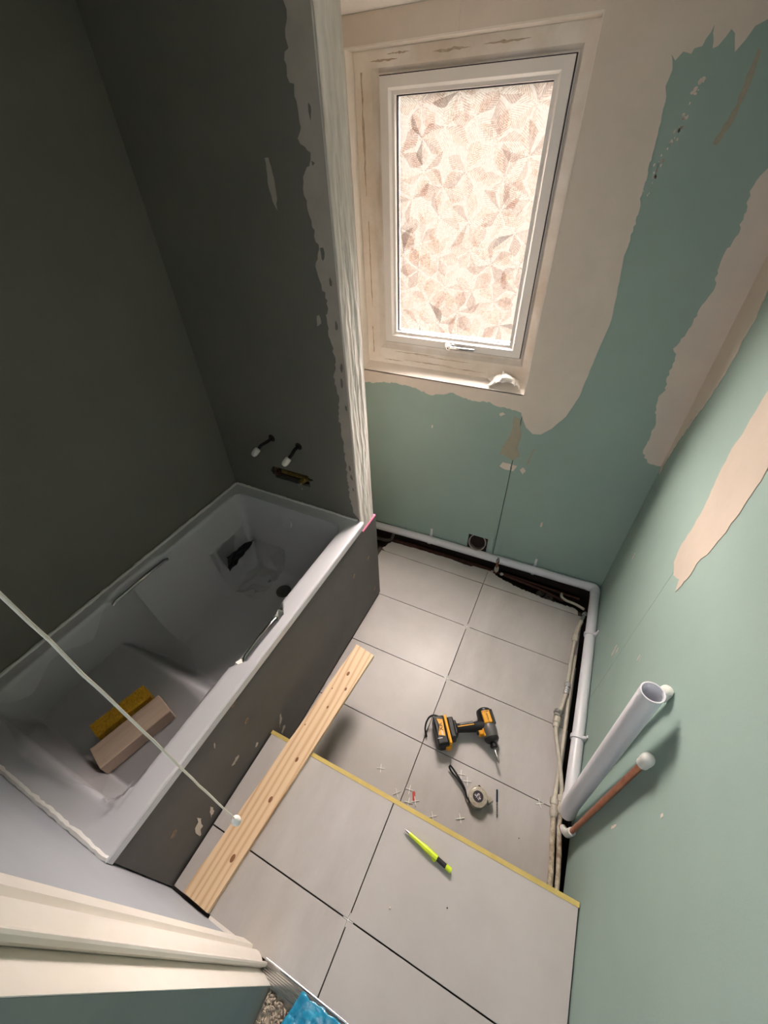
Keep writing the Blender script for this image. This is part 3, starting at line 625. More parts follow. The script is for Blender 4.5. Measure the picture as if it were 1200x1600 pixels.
for i in range(7):
    y = -1.7085-0.0042*i
    G().box(-0.15, XR-0.004, y-0.0011, y+0.0011, ZP-0.0016, ZP+0.0004).build('ridge', M_chrome, th, smooth=False)
# carpet and blue plastic
M_carpet = mat('carpet', (206,190,172), 0.95, var=(166,150,134), vscale=150, vamt=0.5, bump=1.0, bscale=170)
car = struct(G().box(-0.1157, XR-0.001, -2.95, -1.7385, 0.10, ZP-0.012).build('floor_hall', M_carpet, smooth=False), 'hall floor')
rnd = random.Random(8); g = G()
for i in range(3000):
    x = rnd.uniform(-0.112, 0.30); y = rnd.uniform(-2.05, -1.742); s = rnd.uniform(0.003, 0.0045); a = rnd.uniform(0, PI); z = ZP-0.013
    d = Vector((math.cos(a), math.sin(a), 0))*s*1.3; pts = [Vector((x, y, z))-d, Vector((x, y, z+s*1.9)), Vector((x, y, z))+d]
    g.tube([pts[0], (pts[0]+pts[1])/2+Vector((0, 0, s*.6)), pts[1], (pts[1]+pts[2])/2+Vector((0, 0, s*.6)), pts[2]], s*0.62, 5, caps=False)
cp = g.build('carpet_pile', M_carpet, recalc=False); cp['kind'] = 'stuff'; tag(cp, 'beige looped carpet in the hall beyond the threshold', 'carpet')
def bluef(u, v):
    x = -0.036 + 0.40*u - 0.055*v*(1-u); y = -1.706 - 0.22*v + (0.006*noise.noise(Vector((u*22, 0, 0))) if v < 0.02 else 0)
    return (x, y, ZP+0.003 + 0.010*abs(noise.noise(Vector((u*11, v*9, 6.6)))) + 0.004*abs(noise.noise(Vector((u*33, v*30, 1.6)))))
tag(G().grid(60, 40, bluef).build('plastic_sheet', M_blue, solid=0.0008, angle=20), 'crinkled blue plastic sheet over the threshold', 'plastic sheet')

# ------------------------------------------------------------------ waste pipe run
def fillet(pts, r, n=6):
    out = [Vector(pts[0])]
    for i in range(1, len(pts)-1):
        p, a, b = Vector(pts[i]), Vector(pts[i-1]), Vector(pts[i+1])
        d1 = (a-p).normalized(); d2 = (b-p).normalized(); t = min(r, (a-p).length*0.45, (b-p).length*0.45)
        s0, s1 = p+d1*t, p+d2*t
        for k in range(n+1):
            u = k/n; out.append(s0*(1-u)**2 + p*2*u*(1-u) + s1*u*u)
    out.append(Vector(pts[-1])); return out
WR = 0.0230
PX, PYW, PZW = 0.5535, 0.1235, 0.050
wpz0 = 0.010
waste = thing('waste_pipe', 'white plastic waste pipe running round the floor corner to an open upright', 'waste pipe', (0.55, 0.12, 0.02))
G().tube([(-0.86, PYW, wpz0), (-0.42, PYW, 0.030), (PX-0.035, PYW, PZW)], WR, 24).build('pipe', M_pvc, waste)
G().tube(fillet([(PX-0.046, PYW, PZW), (PX, PYW, PZW), (PX, PYW-0.046, PZW)], 0.030), WR+0.0018, 24).build('elbow', M_pvc, waste)
G().tube([(PX, PYW-0.035, PZW), (PX+0.0005, -0.5, 0.058), (PX, -0.93, 0.060)], WR, 24).build('pipe', M_pvc, waste)
SB0, ST = Vector((0.5430, -0.972, 0.075)), Vector((0.5185, -0.9434, 0.892))
sdir = (ST-SB0).normalized()
G().tube(fillet([(PX, -0.915, 0.060), (0.5475, -0.978, 0.060), SB0+sdir*0.075], 0.040), WR+0.0025, 24).build('elbow', M_pvc, waste)
R2 = 0.0255
pts = [SB0+sdir*0.065, ST]
g = G(); seg = 32
x_ = sdir.orthogonal().normalized(); y_ = sdir.cross(x_)
ring = lambda p, r: [p + (x_*math.cos(2*PI*k/seg)+y_*math.sin(2*PI*k/seg))*r for k in range(seg)]
vs = ring(pts[0], R2) + ring(ST, R2) + ring(ST, R2-0.0028) + ring(ST-sdir*0.30, R2-0.0028)
g.add(vs, [(r*seg+k, r*seg+(k+1) % seg, (r+1)*seg+(k+1) % seg, (r+1)*seg+k) for r in range(3) for k in range(seg)] + [tuple(3*seg+k for k in range(seg))])
g.build('upright_pipe', M_pvc, waste, recalc=False)
def pclip(p, axis, foot):
    g = G(); a = Vector(axis); x = a.orthogonal().normalized(); y = a.cross(x); p = Vector(p)
    n = 20
    for r0, r1, h in ((WR+0.0006, WR+0.0046, 0.008),):
        vs = []
        for hh in (-h, h):
            for rr in (r0, r1):
                vs += [p + a*hh + (x*math.cos(2*PI*k/n)+y*math.sin(2*PI*k/n))*rr for k in range(n)]
        fs = []
        for k in range(n):
            k2 = (k+1) % n
            fs += [(k, k2, n+k2, n+k), (2*n+k, 3*n+k, 3*n+k2, 2*n+k2), (n+k, n+k2, 3*n+k2, 3*n+k), (k, 2*n+k, 2*n+k2, k2)]
        g.add(vs, fs)
    f = Vector(foot); d = (f-p)
    g.tube([p+d.normalized()*WR, f], 0.0072, 8)
    q = f
    if abs(d.y) > abs(d.x): g.box(q.x-0.006, q.x+0.006, q.y-0.004, q.y, q.z-0.012, q.z+0.030)
    else: g.box(q.x-0.004, q.x, q.y-0.006, q.y+0.006, q.z-0.022, q.z+0.014)
    g.build('pipe_clip', M_pvc, waste)
pclip((-0.385, PYW, 0.0315), (1, 0, 0), (-0.385, YW-0.001, 0.075))
pclip((0.232, PYW, 0.044), (1, 0, 0), (0.232, YW-0.001, 0.085))
pclip((PX, -0.19, 0.053), (0, 1, 0), (XR-0.001, -0.19, 0.092))
pclip((PX, -0.700, 0.059), (0, 1, 0), (XR-0.001, -0.706, 0.100))

# upright water pipes on the right wall
cpipe = thing('copper_pipe', 'upright copper pipe with white elbow and stop cap', 'water pipe', (0.5581, -1.03, 0.02))
G().tube(fillet([(0.5450, -0.985, -0.03), (0.5450, -1.012, 0.022), (0.5490, -1.034, 0.068)], 0.02), 0.0075, 14).build('copper_tail', M_copper, cpipe)
G().tube([(0.5560, -1.040, 0.095), (0.5545, -1.030, 0.745)], 0.0078, 16).build('copper_upright', M_copper, cpipe)
G().tube(fillet([(0.5460, -1.018, 0.042), (0.5520, -1.040, 0.078), (0.5560, -1.040, 0.125)], 0.03), [0.0125]*4+[0.0135]*2+[0.0125]*3, 14).build('elbow', M_white, cpipe)
cap = G(); cap.lathe([(0.0095, 0), (0.0135, 0.003), (0.0135, 0.020), (0.0145, 0.022), (0.0145, 0.034), (0.0125, 0.042), (0.006, 0.046), (0.0, 0.0465)], (0.5545, -1.030, 0.728), (0, 0, 1), 20); cap.build('stop_cap', M_white, cpipe, angle=50)
tp = thing('plastic_pipe', 'thin white plastic pipe with stop cap behind the open upright', 'water pipe', (0.5635, -0.897, 0.02))
G().tube([(0.5635, -0.897, 0.09), (0.5635, -0.897, 0.825)], 0.0085, 12).build('pipe', M_pvc, tp)
cap = G(); cap.lathe([(0.009, 0), (0.0135, 0.003), (0.0135, 0.020), (0.0143, 0.022), (0.0143, 0.034), (0.0125, 0.042), (0.006, 0.045), (0, 0.0455)], (0.5632, -0.897, 0.812), (0, 0, 1), 20); cap.build('stop_cap', M_white, tp, angle=50)

# supply pipes by the tiles on the right
h1 = thing('supply_pipe', 'white plastic water pipe with chrome valve lying by the tile edge', 'water pipe', (0.50, -0.5, 0.0))
z = 0.022
G().tube([(0.528,-0.036,z),(0.512,-0.106,z)], 0.0085, 12).build('valve_body', M_chrome, h1)
G().lathe([(0.013,0),(0.013,0.016),(0.011,0.018)], (0.526,-0.044,z), (-0.2,-0.98,0), 6).build('valve_nut', M_chrome, h1)
G().tube(fillet([(0.514,-0.098,z),(0.498,-0.165,z),(0.497,-0.232,z)], 0.03), 0.010, 12).build('pipe', M_pvcold, h1)
G().lathe([(0.0115,0),(0.0145,0.004),(0.0145,0.030),(0.011,0.036)], (0.4985,-0.195,z), (-0.03,-1,0), 16).build('coupling', M_pvcold, h1)
G().tube([(0.497,-0.228,z),(0.494,-0.30,z),(0.495,-0.475,z)], 0.0078, 12).build('pipe', M_pvcold, h1)
G().lathe([(0.0135,0),(0.0135,0.018),(0.010,0.020),(0.010,0.034),(0.0125,0.036),(0.0125,0.052),(0.008,0.056)], (0.495,-0.462,z), (-0.02,-1,0), 8).build('isolating_valve', M_chrome, h1, angle=30)
G().tube([(0.494,-0.515,z),(0.486,-0.580,z),(0.477,-0.632,z)], 0.0075, 12).build('pipe', M_pvcold, h1)
G().lathe([(0.010,0),(0.0185,0.004),(0.0185,0.018),(0.0125,0.022),(0.0125,0.030)], (0.479,-0.602,z+0.002), (-0.25,-0.95,0.1), 16).build('compression_nut', M_steel, h1)
G().lathe([(0.0150,0),(0.0150,0.022),(0.0115,0.026),(0.0115,0.044)], (0.475,-0.632,z), (0,-1,0), 16).build('coupling', M_pvcold, h1)
G().tube([(0.4745,-0.664,z),(0.479,-0.705,z+0.004),(0.505,-0.80,z+0.012),(0.530,-0.89,z),(0.533,-0.94,z-0.004)], 0.0078, 12).build('pipe', M_pvcold, h1)
def pushfit(p, d, par):
    G().lathe([(0.009,0),(0.0135,0.002),(0.0145,0.010),(0.0145,0.022),(0.012,0.024),(0.012,0.036),(0.0145,0.038),(0.0145,0.052),(0.0115,0.060),(0.008,0.062)], p, d, 18).build('coupling', M_pvcold, par, angle=30)
pushfit((0.531,-0.912,0.020), (0.08,-1,-0.05), h1)
G().tube([(0.536,-0.968,0.016),(0.541,-1.01,0.004),(0.552,-1.08,-0.004),(0.558,-1.14,-0.006),(0.560,-1.22,-0.008)], [0.0078,0.008,0.009,0.0085,0.009], 12).build('old_pipe', M_oldpaint, h1)
h2 = thing('supply_pipe', 'white plastic water pipe crossing under its neighbour by the tile edge', 'water pipe', (0.51, -0.8, 0.0))
z2 = 0.009
G().tube([(0.511,-0.30,z2),(0.511,-0.55,z2),(0.513,-0.643,z2),(0.514,-0.80,z2),(0.511,-0.90,z2+0.006),(0.510,-0.935,z2+0.010)], 0.0078, 12).build('pipe', M_pvcold, h2)
pushfit((0.5095,-0.930,0.020), (0.10,-1,-0.05), h2)
G().tube([(0.515,-0.985,0.017),(0.521,-1.035,0.011),(0.530,-1.118,0.0105),(0.533,-1.15,0.0105),(0.537,-1.222,0.010)], [0.0078,0.009,0.0085,0.0095,0.009], 12).build('old_pipe', M_oldpaint, h2)

# pipes in the trench along the window wall
tr1 = thing('trench_pipe', 'dark copper pipes in the open trench under the window wall', 'water pipe', (0.0, 0.09, -0.06))
G().tube([(-0.62,0.082,-0.030),(0.05,0.088,-0.030),(0.30,0.070,-0.032),(0.42,0.030,-0.020)], 0.0075, 10).build('pipe', M_copperold, tr1)
G().tube([(-0.62,0.106,-0.045),(0.05,0.112,-0.045),(0.50,0.10,-0.045)], 0.0075, 10).build('pipe', M_copperold, tr1)
tr2 = thing('riser_tail', 'short copper tail with white coupling rising in front of the waste pipe', 'water pipe', (0.036, 0.092, -0.03))
G().tube([(0.040,0.086,-0.03),(0.038,0.086,0.075)], 0.0072, 12).build('tail', M_copper, tr2)
G().lathe([(0.008,0),(0.0125,0.002),(0.0125,0.022),(0.0105,0.024),(0.0105,0.034)], (0.040,0.086,-0.014), (0,0,1), 16).build('coupling', M_pvcold, tr2)
G().lathe([(0.008,0),(0.010,0.002),(0.010,0.014),(0.006,0.018),(0.006,0.028)], (0.038,0.086,0.062), (0,0,1), 12).build('isolating_valve', M_chrome, tr2)
tr3 = thing('trench_elbow', 'small white plastic elbow pipe in the trench corner', 'water pipe', (0.43, 0.03, -0.03))
G().tube(fillet([(0.405,0.075,-0.020),(0.405,0.045,-0.010),(0.430,0.030,-0.010),(0.475,0.022,-0.004),(0.518,-0.010,0.014)], 0.02), 0.0075, 10).build('pipe', M_pvcold, tr3)
tr4 = thing('trench_elbow', 'dark bent pipe in the gap behind the end of the bath panel', 'water pipe', (-0.63, 0.06, -0.03))
G().tube(fillet([(-0.80,0.06,-0.035),(-0.66,0.06,-0.03),(-0.625,0.075,-0.025),(-0.615,0.085,0.02)], 0.03), 0.0095, 10).build('pipe', mat('dirty_pipe', (98,92,84), 0.6, var=(60,54,50), vscale=40), tr4)
rub = []
for i, (x, y, s) in enumerate(((0.30,0.045,0.022),(0.345,0.030,0.026),(0.375,0.012,0.018),(0.02,0.070,0.010),(0.075,0.075,0.011),(0.005,0.064,0.008))):
    g = G(); rr = random.Random(i); pr = [(s*0.6, 0), (s, s*0.5), (s*0.8, s*0.95), (0.001, s*1.1)]
    g.lathe(pr, (x, y, -0.055 if i < 3 else -0.022), (0, 0, 1), 9)
    g.v = [(a+rr.uniform(-.2,.2)*s, b+rr.uniform(-.2,.2)*s, c+rr.uniform(-.15,.15)*s) for a, b, c in g.v]
    tag(g.build('mortar_lump', M_screed if i < 3 else M_pvcold, angle=20), ('large mortar lump in the trench nearest the board joint', 'largest mortar lump in the trench by the corner', 'mortar lump in the trench nearest the tile edge', 'pale crumb left of the riser tail', 'pale crumb right of the riser tail', 'small pale crumb at the tile joint by the trench')[i], 'rubble', 'rubble in the trench')

# soil pipe stub in its cut-out
sl = thing('soil_pipe', 'grey soil pipe stub in a square cut-out of the window wall', 'soil pipe', (-0.103, YW, 0.03))
g = G(); ax = Vector((0.0, -1, 0.50)).normalized(); bs = Vector((-0.103, YW+0.068, 0.070)); x_ = ax.orthogonal().normalized(); y_ = ax.cross(x_); seg = 36
def rg_(p, r): return [p+(x_*math.cos(2*PI*k/seg)+y_*math.sin(2*PI*k/seg))*r for k in range(seg)]
vs = rg_(bs, 0.050) + rg_(bs+ax*0.084, 0.050) + rg_(bs+ax*0.084, 0.0445) + rg_(bs+ax*0.02, 0.0440)
g.add(vs, [(r*seg+k, r*seg+(k+1) % seg, (r+1)*seg+(k+1) % seg, (r+1)*seg+k) for r in range(3) for k in range(seg)])
g.build('collar', mat('grey_soil_plastic', (176,170,160), 0.5, var=(150,142,132), vscale=20), sl, recalc=False)
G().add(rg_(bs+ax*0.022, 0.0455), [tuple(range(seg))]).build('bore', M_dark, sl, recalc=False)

# tap tails and mixer in the partition
for (a, b, c), lab in ((((-0.9008, 0.949), (-0.922, -0.512, 0.936), (-0.934, -0.535, 0.917)), 'taped pipe tail poking out of the tap wall nearer the corner'), (((-0.7676, 0.942), (-0.768, -0.512, 0.932), (-0.782, -0.535, 0.910)), 'taped pipe tail poking out of the tap wall nearer the window')):
    t = thing('pipe_tail', lab, 'pipe tail', (a[0], YT, a[1]), 0, 'pipe tails above the bath')
    G().tube([(a[0], YT+0.006, a[1]), (a[0]-0.004, YT-0.02, a[1]-0.004), b, c], 0.0065, 12).build('hose', M_rubber, t)
    d = (Vector(c)-Vector(b)).normalized()
    G().lathe([(0.007, -0.012), (0.0125, -0.008), (0.0135, 0.006), (0.0125, 0.018), (0.008, 0.026), (0.0, 0.028)], Vector(c)-d*0.004, d, 14).build('tape_wrap', M_paper, t)
    G().lathe([(0.016, 0), (0.012, 0.0008)], (a[0]+0.002, YT, a[1]+0.002), (0, -1, 0), 16).build('hole_edge', M_dark, t)
vt = thing('mixer_valve', 'old brass mixer valve inside the cut-out of the tap wall', 'valve', (-0.83, YT+0.035, 0.752))
G().tube([(-0.93, YT+0.018, 0.776), (-0.75, YT+0.018, 0.772)], 0.011, 14).build('bar', M_brassold, vt)
G().lathe([(0.018, 0), (0.018, 0.020), (0.013, 0.024), (0.013, 0.046), (0.008, 0.05)], (-0.782, YT+0.030, 0.766), (0, -1, -0.1), 6).build('spindle', M_brassold, vt)
G().lathe([(0.013, 0), (0.013, 0.024), (0.009, 0.026), (0.009, 0.036)], (-0.908, YT+0.026, 0.776), (0, -1, 0), 8).build('stub', M_copperold, vt)
G().lathe([(0.009, 0), (0.0075, 0.006), (0, 0.0062)], (-0.782, YT-0.019, 0.761), (0, -1, -0.1), 10).build('spindle_cap', M_steel, vt)
patch('dark_chip', ragged([(-0.948,0.775),(-0.928,0.803),(-0.928,0.765),(-0.940,0.757),(-0.948,0.775)], 0.006, 0.002, 3)[:-1], 'y', YT, -0.0006, M_dark, wp)
patch('dark_chip', ragged([(-0.747,0.795),(-0.722,0.786),(-0.747,0.775),(-0.747,0.795)], 0.006, 0.002, 4)[:-1], 'y', YT, -0.0006, M_dark, wp)

# ------------------------------------------------------------------ pull cord
cord = thing('pull_cord', 'white pull cord hanging from the ceiling with a round end knob', 'pull cord', (-0.1089, -1.5412, 1.05))
rnd = random.Random(2); n = 46
G().tube([(-0.1089+0.0012*noise.noise(Vector((i*0.5, 0, 0))), -1.5412+0.0012*noise.noise(Vector((0, i*0.5, 3))), 1.062+(ZC-1.064)*i/n) for i in range(n+1)], 0.00135, 8).build('cord', M_string, cord)
G().lathe([(0.0015, 0.016), (0.0035, 0.014), (0.0062, 0.009), (0.0070, 0.003), (0.0062, -0.003), (0.0035, -0.0065), (0.0, -0.0075)], (-0.1089, -1.5412, 1.050), (0, 0, 1), 20).build('knob', M_white, cord)

# ------------------------------------------------------------------ impact driver lying on its side
A = math.atan2(0.551, 0.834)
dr = thing('impact_driver', 'black and yellow cordless impact driver lying on its side on the tiles', 'power tool', (0.0700, -0.8880, 0.0), A)
def lb(name, m, *bx, bevel=0.004, parent=None):
    g = G()
    for b in bx: g.box(*b)
    return g.build(name, m, parent or dr, local=True, bevel=bevel)
bat = lb('battery', M_black, (-0.042, 0.002, -0.058, 0.052, 0.002, 0.068), (-0.036, 0.004, -0.064, -0.050, 0.010, 0.060), bevel=0.006)
lb('battery_band', M_yellow, (0.002, 0.014, -0.060, 0.050, 0.0, 0.0715), bevel=0.003, parent=bat)
lb('battery_latch', M_yellow, (-0.012, 0.012, -0.070, -0.056, 0.018, 0.052), bevel=0.004, parent=bat)
lb('foot', M_black, (0.014, 0.040, -0.040, 0.042, 0.006, 0.066), (0.034, 0.050, -0.028, 0.030, 0.012, 0.060), bevel=0.006)
g = G(); g.prism([(-0.034,-0.022),(-0.008,-0.030),(-0.004,0.034),(-0.028,0.040),(-0.022,0.012)], 'z', 0.0675, 0.0690); g.build('label_panel', M_yellow, bat, local=True, smooth=False)
lb('label_stripe', M_printw, (-0.040, -0.020, -0.036, -0.034, 0.0675, 0.0688), bevel=0, parent=bat)
def text(body, size, loc, rot, m, parent, name='lettering', depth=0.0003):
    cu = bpy.data.curves.new(name, 'FONT'); cu.body = body; cu.size = size; cu.extrude = depth; cu.align_x = 'CENTER'; cu.align_y = 'CENTER'
    tmp = bpy.data.objects.new(name, cu); COL.objects.link(tmp); bpy.context.view_layer.update()
    dg = bpy.context.evaluated_depsgraph_get(); me = bpy.data.meshes.new_from_object(tmp.evaluated_get(dg))
    bpy.data.objects.remove(tmp); me.materials.clear(); me.materials.append(m); me.name = name
    o = bpy.data.objects.new(name, me); COL.objects.link(o); o.parent = parent; o.location = loc; o.rotation_euler = rot
    return o
text('XR', 0.024, (-0.018, 0.006, 0.0693), (0, 0, PI/2), M_black, bat)
text('18V', 0.012, (-0.017, -0.018, 0.0693), (0, 0, PI/2), M_printw, bat)
# handle
gh = G()
hp = [(0.040, 0.004, 0.020, 0.024), (0.060, 0.002, 0.017, 0.020), (0.085, 0.000, 0.018, 0.020), (0.110, -0.002, 0.019, 0.021), (0.135, -0.004, 0.020, 0.024), (0.160, -0.006, 0.022, 0.028)]
seg = 16; vs = []
for u, v, rv, rz in hp:
    vs += [(u, v+math.cos(2*PI*k/seg)*rv, 0.036+math.sin(2*PI*k/seg)*rz) for k in range(seg)]
gh.add(vs, [(i*seg+k, i*seg+(k+1) % seg, (i+1)*seg+(k+1) % seg, (i+1)*seg+k) for i in range(len(hp)-1) for k in range(seg)] + [tuple(range(seg)), tuple((len(hp)-1)*seg+k for k in range(seg))])
hnd = gh.build('handle', M_rubber, dr, local=True)
lb('handle_grip', M_grey, (0.062, 0.120, 0.006, 0.016, 0.050, 0.0555), bevel=0.002, parent=hnd)
lb('grip_line', M_yellow, (0.052, 0.120, 0.000, 0.003, 0.0560, 0.0575), bevel=0, parent=hnd)
HU = 0.178
mh = G().lathe([(0.020, 0.062), (0.029, 0.056), (0.032, 0.046), (0.032, -0.002), (0.031, -0.008)], (HU, 0, 0.036), (0, 1, 0), 28).build('motor_housing', M_black, dr, local=True)
lb('side_panel', M_yellow, (HU-0.017, HU+0.017, -0.006, 0.044, 0.060, 0.0705), bevel=0.003, parent=mh)
lb('vent_slots', M_black, *[(HU-0.014+0.007*i, HU-0.010+0.007*i, 0.036, 0.040, 0.0700, 0.0712) for i in range(4)], bevel=0, parent=mh)
text('DEWALT', 0.0085, (HU+0.002, 0.014, 0.0708), (0, 0, -PI/2), M_black, mh)
lb('top_rail', M_black, (HU+0.016, HU+0.033, -0.010, 0.052, 0.020, 0.058), bevel=0.005, parent=mh)
G().lathe([(0.031, 0.0), (0.0325, 0.006), (0.0325, 0.026), (0.029, 0.048)], (HU, -0.006, 0.036), (0, -1, 0), 28).build('gear_case', M_grey, dr, local=True)
G().lathe([(0.0295, 0), (0.0295, 0.006), (0.024, 0.014), (0.018, 0.018)], (HU, -0.053, 0.036), (0, -1, 0), 28).build('nose_ring', M_black, dr, local=True)
G().lathe([(0.0125, 0), (0.0125, 0.010), (0.0145, 0.011), (0.0145, 0.018), (0.011, 0.021)], (HU, -0.069, 0.036), (0, -1, 0), 20).build('chuck', M_black, dr, local=True)
G().lathe([(0.0036, 0), (0.0036, 0.028), (0.0050, 0.030), (0.0050, 0.046), (0.0032, 0.050), (0.0008, 0.060), (0.0, 0.0605)], (HU, -0.088, 0.036), (0, -1, 0), 10).build('driver_bit', M_steel, dr, local=True)
lb('trigger_guard', M_yellow, (HU-0.046, HU-0.018, -0.040, -0.022, 0.022, 0.052), (HU-0.030, HU-0.014, -0.048, 0.004, 0.024, 0.056), bevel=0.004)
lb('trigger', M_black, (HU-0.052, HU-0.036, -0.034, -0.012, 0.024, 0.048), bevel=0.005)
lb('selector', M_black, (HU-0.024, HU-0.018, -0.008, 0.004, 0.050, 0.0575), bevel=0.001)
def to_local(pts, loc, ang):
    c, s_ = math.cos(-ang), math.sin(-ang)
    return [((x-loc[0])*c-(y-loc[1])*s_, (x-loc[0])*s_+(y-loc[1])*c, z) for x, y, z in pts]
DST = to_local([(0.0416,-0.8535,0.055),(0.0246,-0.8529,0.055),(0.0051,-0.8557,0.052),(-0.0082,-0.8699,0.046),(-0.0118,-0.8936,0.036),(-0.0074,-0.9132,0.026),(0.0006,-0.9228,0.014),(0.0078,-0.9307,0.006)], (0.0700,-0.8880), A)
g = G(); g.tube(fillet(DST, 0.012, 4), 0.0036, 8); g.build('wrist_strap', M_rubber, dr, local=True)
# ------------------------------------------------------------------ tape measure
tpA = math.radians(52)
tm_ = thing('tape_measure', 'scuffed clear-cased tape measure with black wrist strap on the tiles', 'tape measure', (0.2555, -1.051, 0.0), tpA)
outl = [(0.034*math.cos(a)*(1.0), 0.034*math.sin(a)) for a in [i*PI/14 for i in range(3, 26)]] + [(0.022, -0.034), (0.040, -0.034), (0.042, -0.022), (0.034, -0.012), (0.035, 0.004)]
tcase = G().prism(outl, 'z', 0.0, 0.034).build('case', M_tapeclear, tm_, local=True, bevel=0.004)
G().lathe([(0.029, 0), (0.029, 0.0016), (0.027, 0.0022)], (0, 0, 0.0335), (0, 0, 1), 28).build('face_ring', M_tapeclear, tcase, local=True)
tlab = G().prism([(0.019*math.cos(i*PI/12), 0.019*math.sin(i*PI/12)) for i in range(24)], 'z', 0.0352, 0.0362).build('label', M_label, tm_, local=True)
text('5m', 0.015, (0.0, 0.005, 0.0364), (0, 0, 0), M_printw, tlab)
text("16'", 0.013, (0.0, -0.007, 0.0364), (0, 0, 0), M_printw, tlab)
lb('hook', M_steel, (0.040, 0.0425, -0.036, -0.022, 0.004, 0.030), bevel=0, parent=tm_)
lb('lock_button', M_rubber, (0.018, 0.030, 0.018, 0.030, 0.006, 0.028), bevel=0.003, parent=tm_)
TST = to_local([(0.2330,-1.0755,0.012),(0.2173,-1.0631,0.016),(0.2052,-1.0432,0.02),(0.1863,-1.0275,0.022),(0.1571,-1.0103,0.026),(0.1392,-0.999,0.026),(0.1292,-0.9939,0.022),(0.1282,-1.0002,0.014),(0.1446,-1.0104,0.008),(0.1685,-1.0181,0.006),(0.1913,-1.0309,0.006),(0.2071,-1.0451,0.008)], (0.2555,-1.051), tpA)
g = G(); g.tube(fillet(TST, 0.010, 4), 0.0034, 8); g.build('wrist_strap', M_rubber, tm_, local=True)
# ------------------------------------------------------------------ marker pencil
t0 = Vector((0.0655, -1.2895)); t1 = Vector((0.2295, -1.3220)); an = math.atan2(t1.y-t0.y, t1.x-t0.x)
pc = thing('marker_pencil', 'fluorescent yellow and black marker pencil on the raised tiles', 'pencil', (t0.x, t0.y, ZP), an)
zc = 0.0085
G().lathe([(0.0006, 0.0), (0.0012, 0.004), (0.0028, 0.008), (0.0032, 0.020)], (0, 0, zc), (1, 0, 0), 14).build('tip', M_steel, pc, local=True)
pcap = G().lathe([(0.0042, 0.018), (0.0048, 0.019), (0.0062, 0.060), (0.0080, 0.072), (0.0082, 0.118), (0.0074, 0.119)], (0, 0, zc), (1, 0, 0), 8).build('cap', M_neon, pc, local=True, angle=25)
G().add([(0.098,-0.006,zc+0.001),(0.119,-0.006,zc+0.001),(0.116,-0.0125,zc),(0.108,-0.0115,zc),(0.098,-0.006,zc-0.003),(0.119,-0.006,zc-0.003),(0.116,-0.0125,zc-0.003),(0.108,-0.0115,zc-0.003)], [(0,1,2,3),(4,7,6,5),(0,4,5,1),(1,5,6,2),(2,6,7,3),(3,7,4,0)]).build('clip', M_neon, pcap, local=True, smooth=False)
G().lathe([(0.0066, 0.117), (0.0066, 0.150)], (0, 0, zc), (1, 0, 0), 16).build('barrel', M_black, pc, local=True)
G().lathe([(0.0070, 0.149), (0.0072, 0.150), (0.0072, 0.164), (0.0062, 0.167)], (0, 0, zc), (1, 0, 0), 16).build('end_button', M_neon, pc, local=True)

# drill bit
b0 = Vector((0.3150, -0.9895)); b1 = Vector((0.3372, -1.0790)); an = math.atan2(b1.y-b0.y, b1.x-b0.x)
db = thing('drill_bit', 'loose twist drill bit with dark blue shank on the tiles', 'drill bit', (b0.x, b0.y, 0), an)
G().lathe([(0.0030, 0), (0.0036, 0.001), (0.0036, 0.038), (0.0030, 0.040)], (0, 0, 0.0037), (1, 0, 0), 6).build('shank', mat('blued_steel', (34,62,84), 0.35, metal=0.6), db, local=True)
g = G(); n = 60; vs = []
for i in range(n+1):
    x = 0.040+0.050*i/n; a = i*0.33; r = 0.0033 if i < n-3 else 0.0033*(n-i)/3.2+0.0003
    for k, rr in enumerate((r, r*0.32, r, r*0.32)): vs.append((x, rr*math.cos(a+k*PI/2), 0.0036+rr*math.sin(a+k*PI/2)))
g.add(vs, [(i*4+k, i*4+(k+1) % 4, i*4+4+(k+1) % 4, i*4+4+k) for i in range(n) for k in range(4)]); g.build('flutes', M_steel, db, local=True)

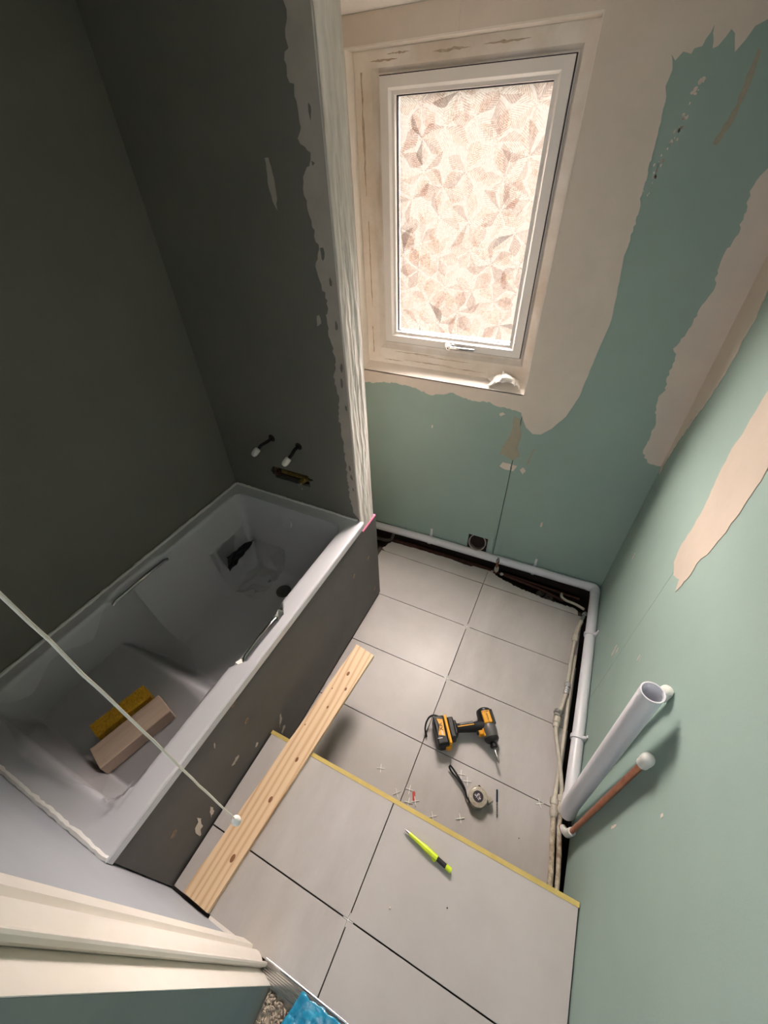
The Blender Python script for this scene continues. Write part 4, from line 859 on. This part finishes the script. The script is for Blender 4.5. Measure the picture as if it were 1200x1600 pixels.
# tile spacers
SPC = [(-0.1129,-1.1143,0.35,'white tile spacer alone on the tile left of the long joint'), (-0.0223,-1.1612,0.75,'white tile spacer left of the joint beside the brass edging'),
       (0.0173,-1.1309,0.15,'white tile spacer on the joint above the red plastic piece'), (0.0505,-1.1560,0.55,'white tile spacer touching the red plastic piece'),
       (0.0300,-1.1700,0.2,'white tile spacer half under the red plastic piece by the edging'), (0.1251,-1.1720,0.6,'white tile spacer against the brass edging below the others'), (0.2175,-1.1342,0.55,'white tile spacer alone below the tape measure'),
       (0.177,-0.9990,0.25,'white tile spacer touching the tape measure strap'), (0.2057,-1.0110,0.35,'white tile spacer between the tape strap and the case'), (0.4666,-0.966,0.5,'white tile spacer on the joint beside the supply pipes')]
sp_me = None
for x, y, a, lab in SPC:
    if sp_me is None:
        g = G(); w_ = 0.0011; L_ = 0.0155
        q = [(w_, w_), (w_, L_), (-w_, L_), (-w_, w_), (-L_, w_), (-L_, -w_), (-w_, -w_), (-w_, -L_), (w_, -L_), (w_, -w_), (L_, -w_), (L_, w_)]
        o = g.prism(q, 'z', 0.0, 0.0035).build('tile_spacer', M_white, None, smooth=False, local=True); sp_me = o.data
    else:
        o = bpy.data.objects.new('tile_spacer', sp_me); COL.objects.link(o)
    o.location = (x, y, 0.0002); o.rotation_euler = (0, 0, a); tag(o, lab, 'tile spacer', 'tile spacers scattered on the lower floor')
for i, (x, y, zz, lab) in enumerate(((0.0051, YJF, ZP-0.0026, 'white tile spacer pressed into the crossing of the raised tiles'), (0.0, -0.6554, -0.0026, 'white tile spacer in the crossing of joints two rows beyond the driver'), (0.0, -0.3524, -0.0026, 'white tile spacer in the joint crossing nearest the window wall'))):
    o = bpy.data.objects.new('tile_spacer', sp_me); COL.objects.link(o); o.location = (x, y, zz); tag(o, lab, 'tile spacer', 'tile spacers set in the joints')
rp_ = G().prism([(-0.005,-0.016),(0.004,-0.017),(0.006,0.012),(0.002,0.017),(-0.005,0.013)], 'z', 0.0, 0.003).build('plastic_chip', M_red, None, smooth=False, local=True)
rp_.location = (0.0405, -1.1440, 0.0002); rp_.rotation_euler = (0, 0, 0.45); tag(rp_, 'red plastic piece among the tile spacers', 'plastic chip')
rp2 = G().prism([(-0.004,-0.005),(0.005,-0.004),(0.003,0.006),(-0.003,0.004)], 'z', 0.0, 0.003).build('plastic_chip', M_red, None, smooth=False, local=True)
rp2.location = (0.298, -1.200, 0.0002); tag(rp2, 'tiny red plastic crumb behind the brass edging', 'plastic chip')
for i, (x, y, zz, s, lab) in enumerate(((0.100,-1.470,ZP,0.0035,'small pale crumb on the raised tile in front of the pencil'),(0.245,-1.40,ZP,0.0022,'tiny crumb on the raised tile right of the pencil'),(0.42,-1.10,0.0,0.002,'tiny dark crumb on the lower tile near the pipes'))):
    g = G(); g.lathe([(s*.5, 0), (s, s*.5), (s*.6, s*1.1), (0, s*1.3)], (x, y, zz), (0, 0, 1), 7); tag(g.build('debris_crumb', M_skim if i == 0 else M_screed), lab, 'crumb')
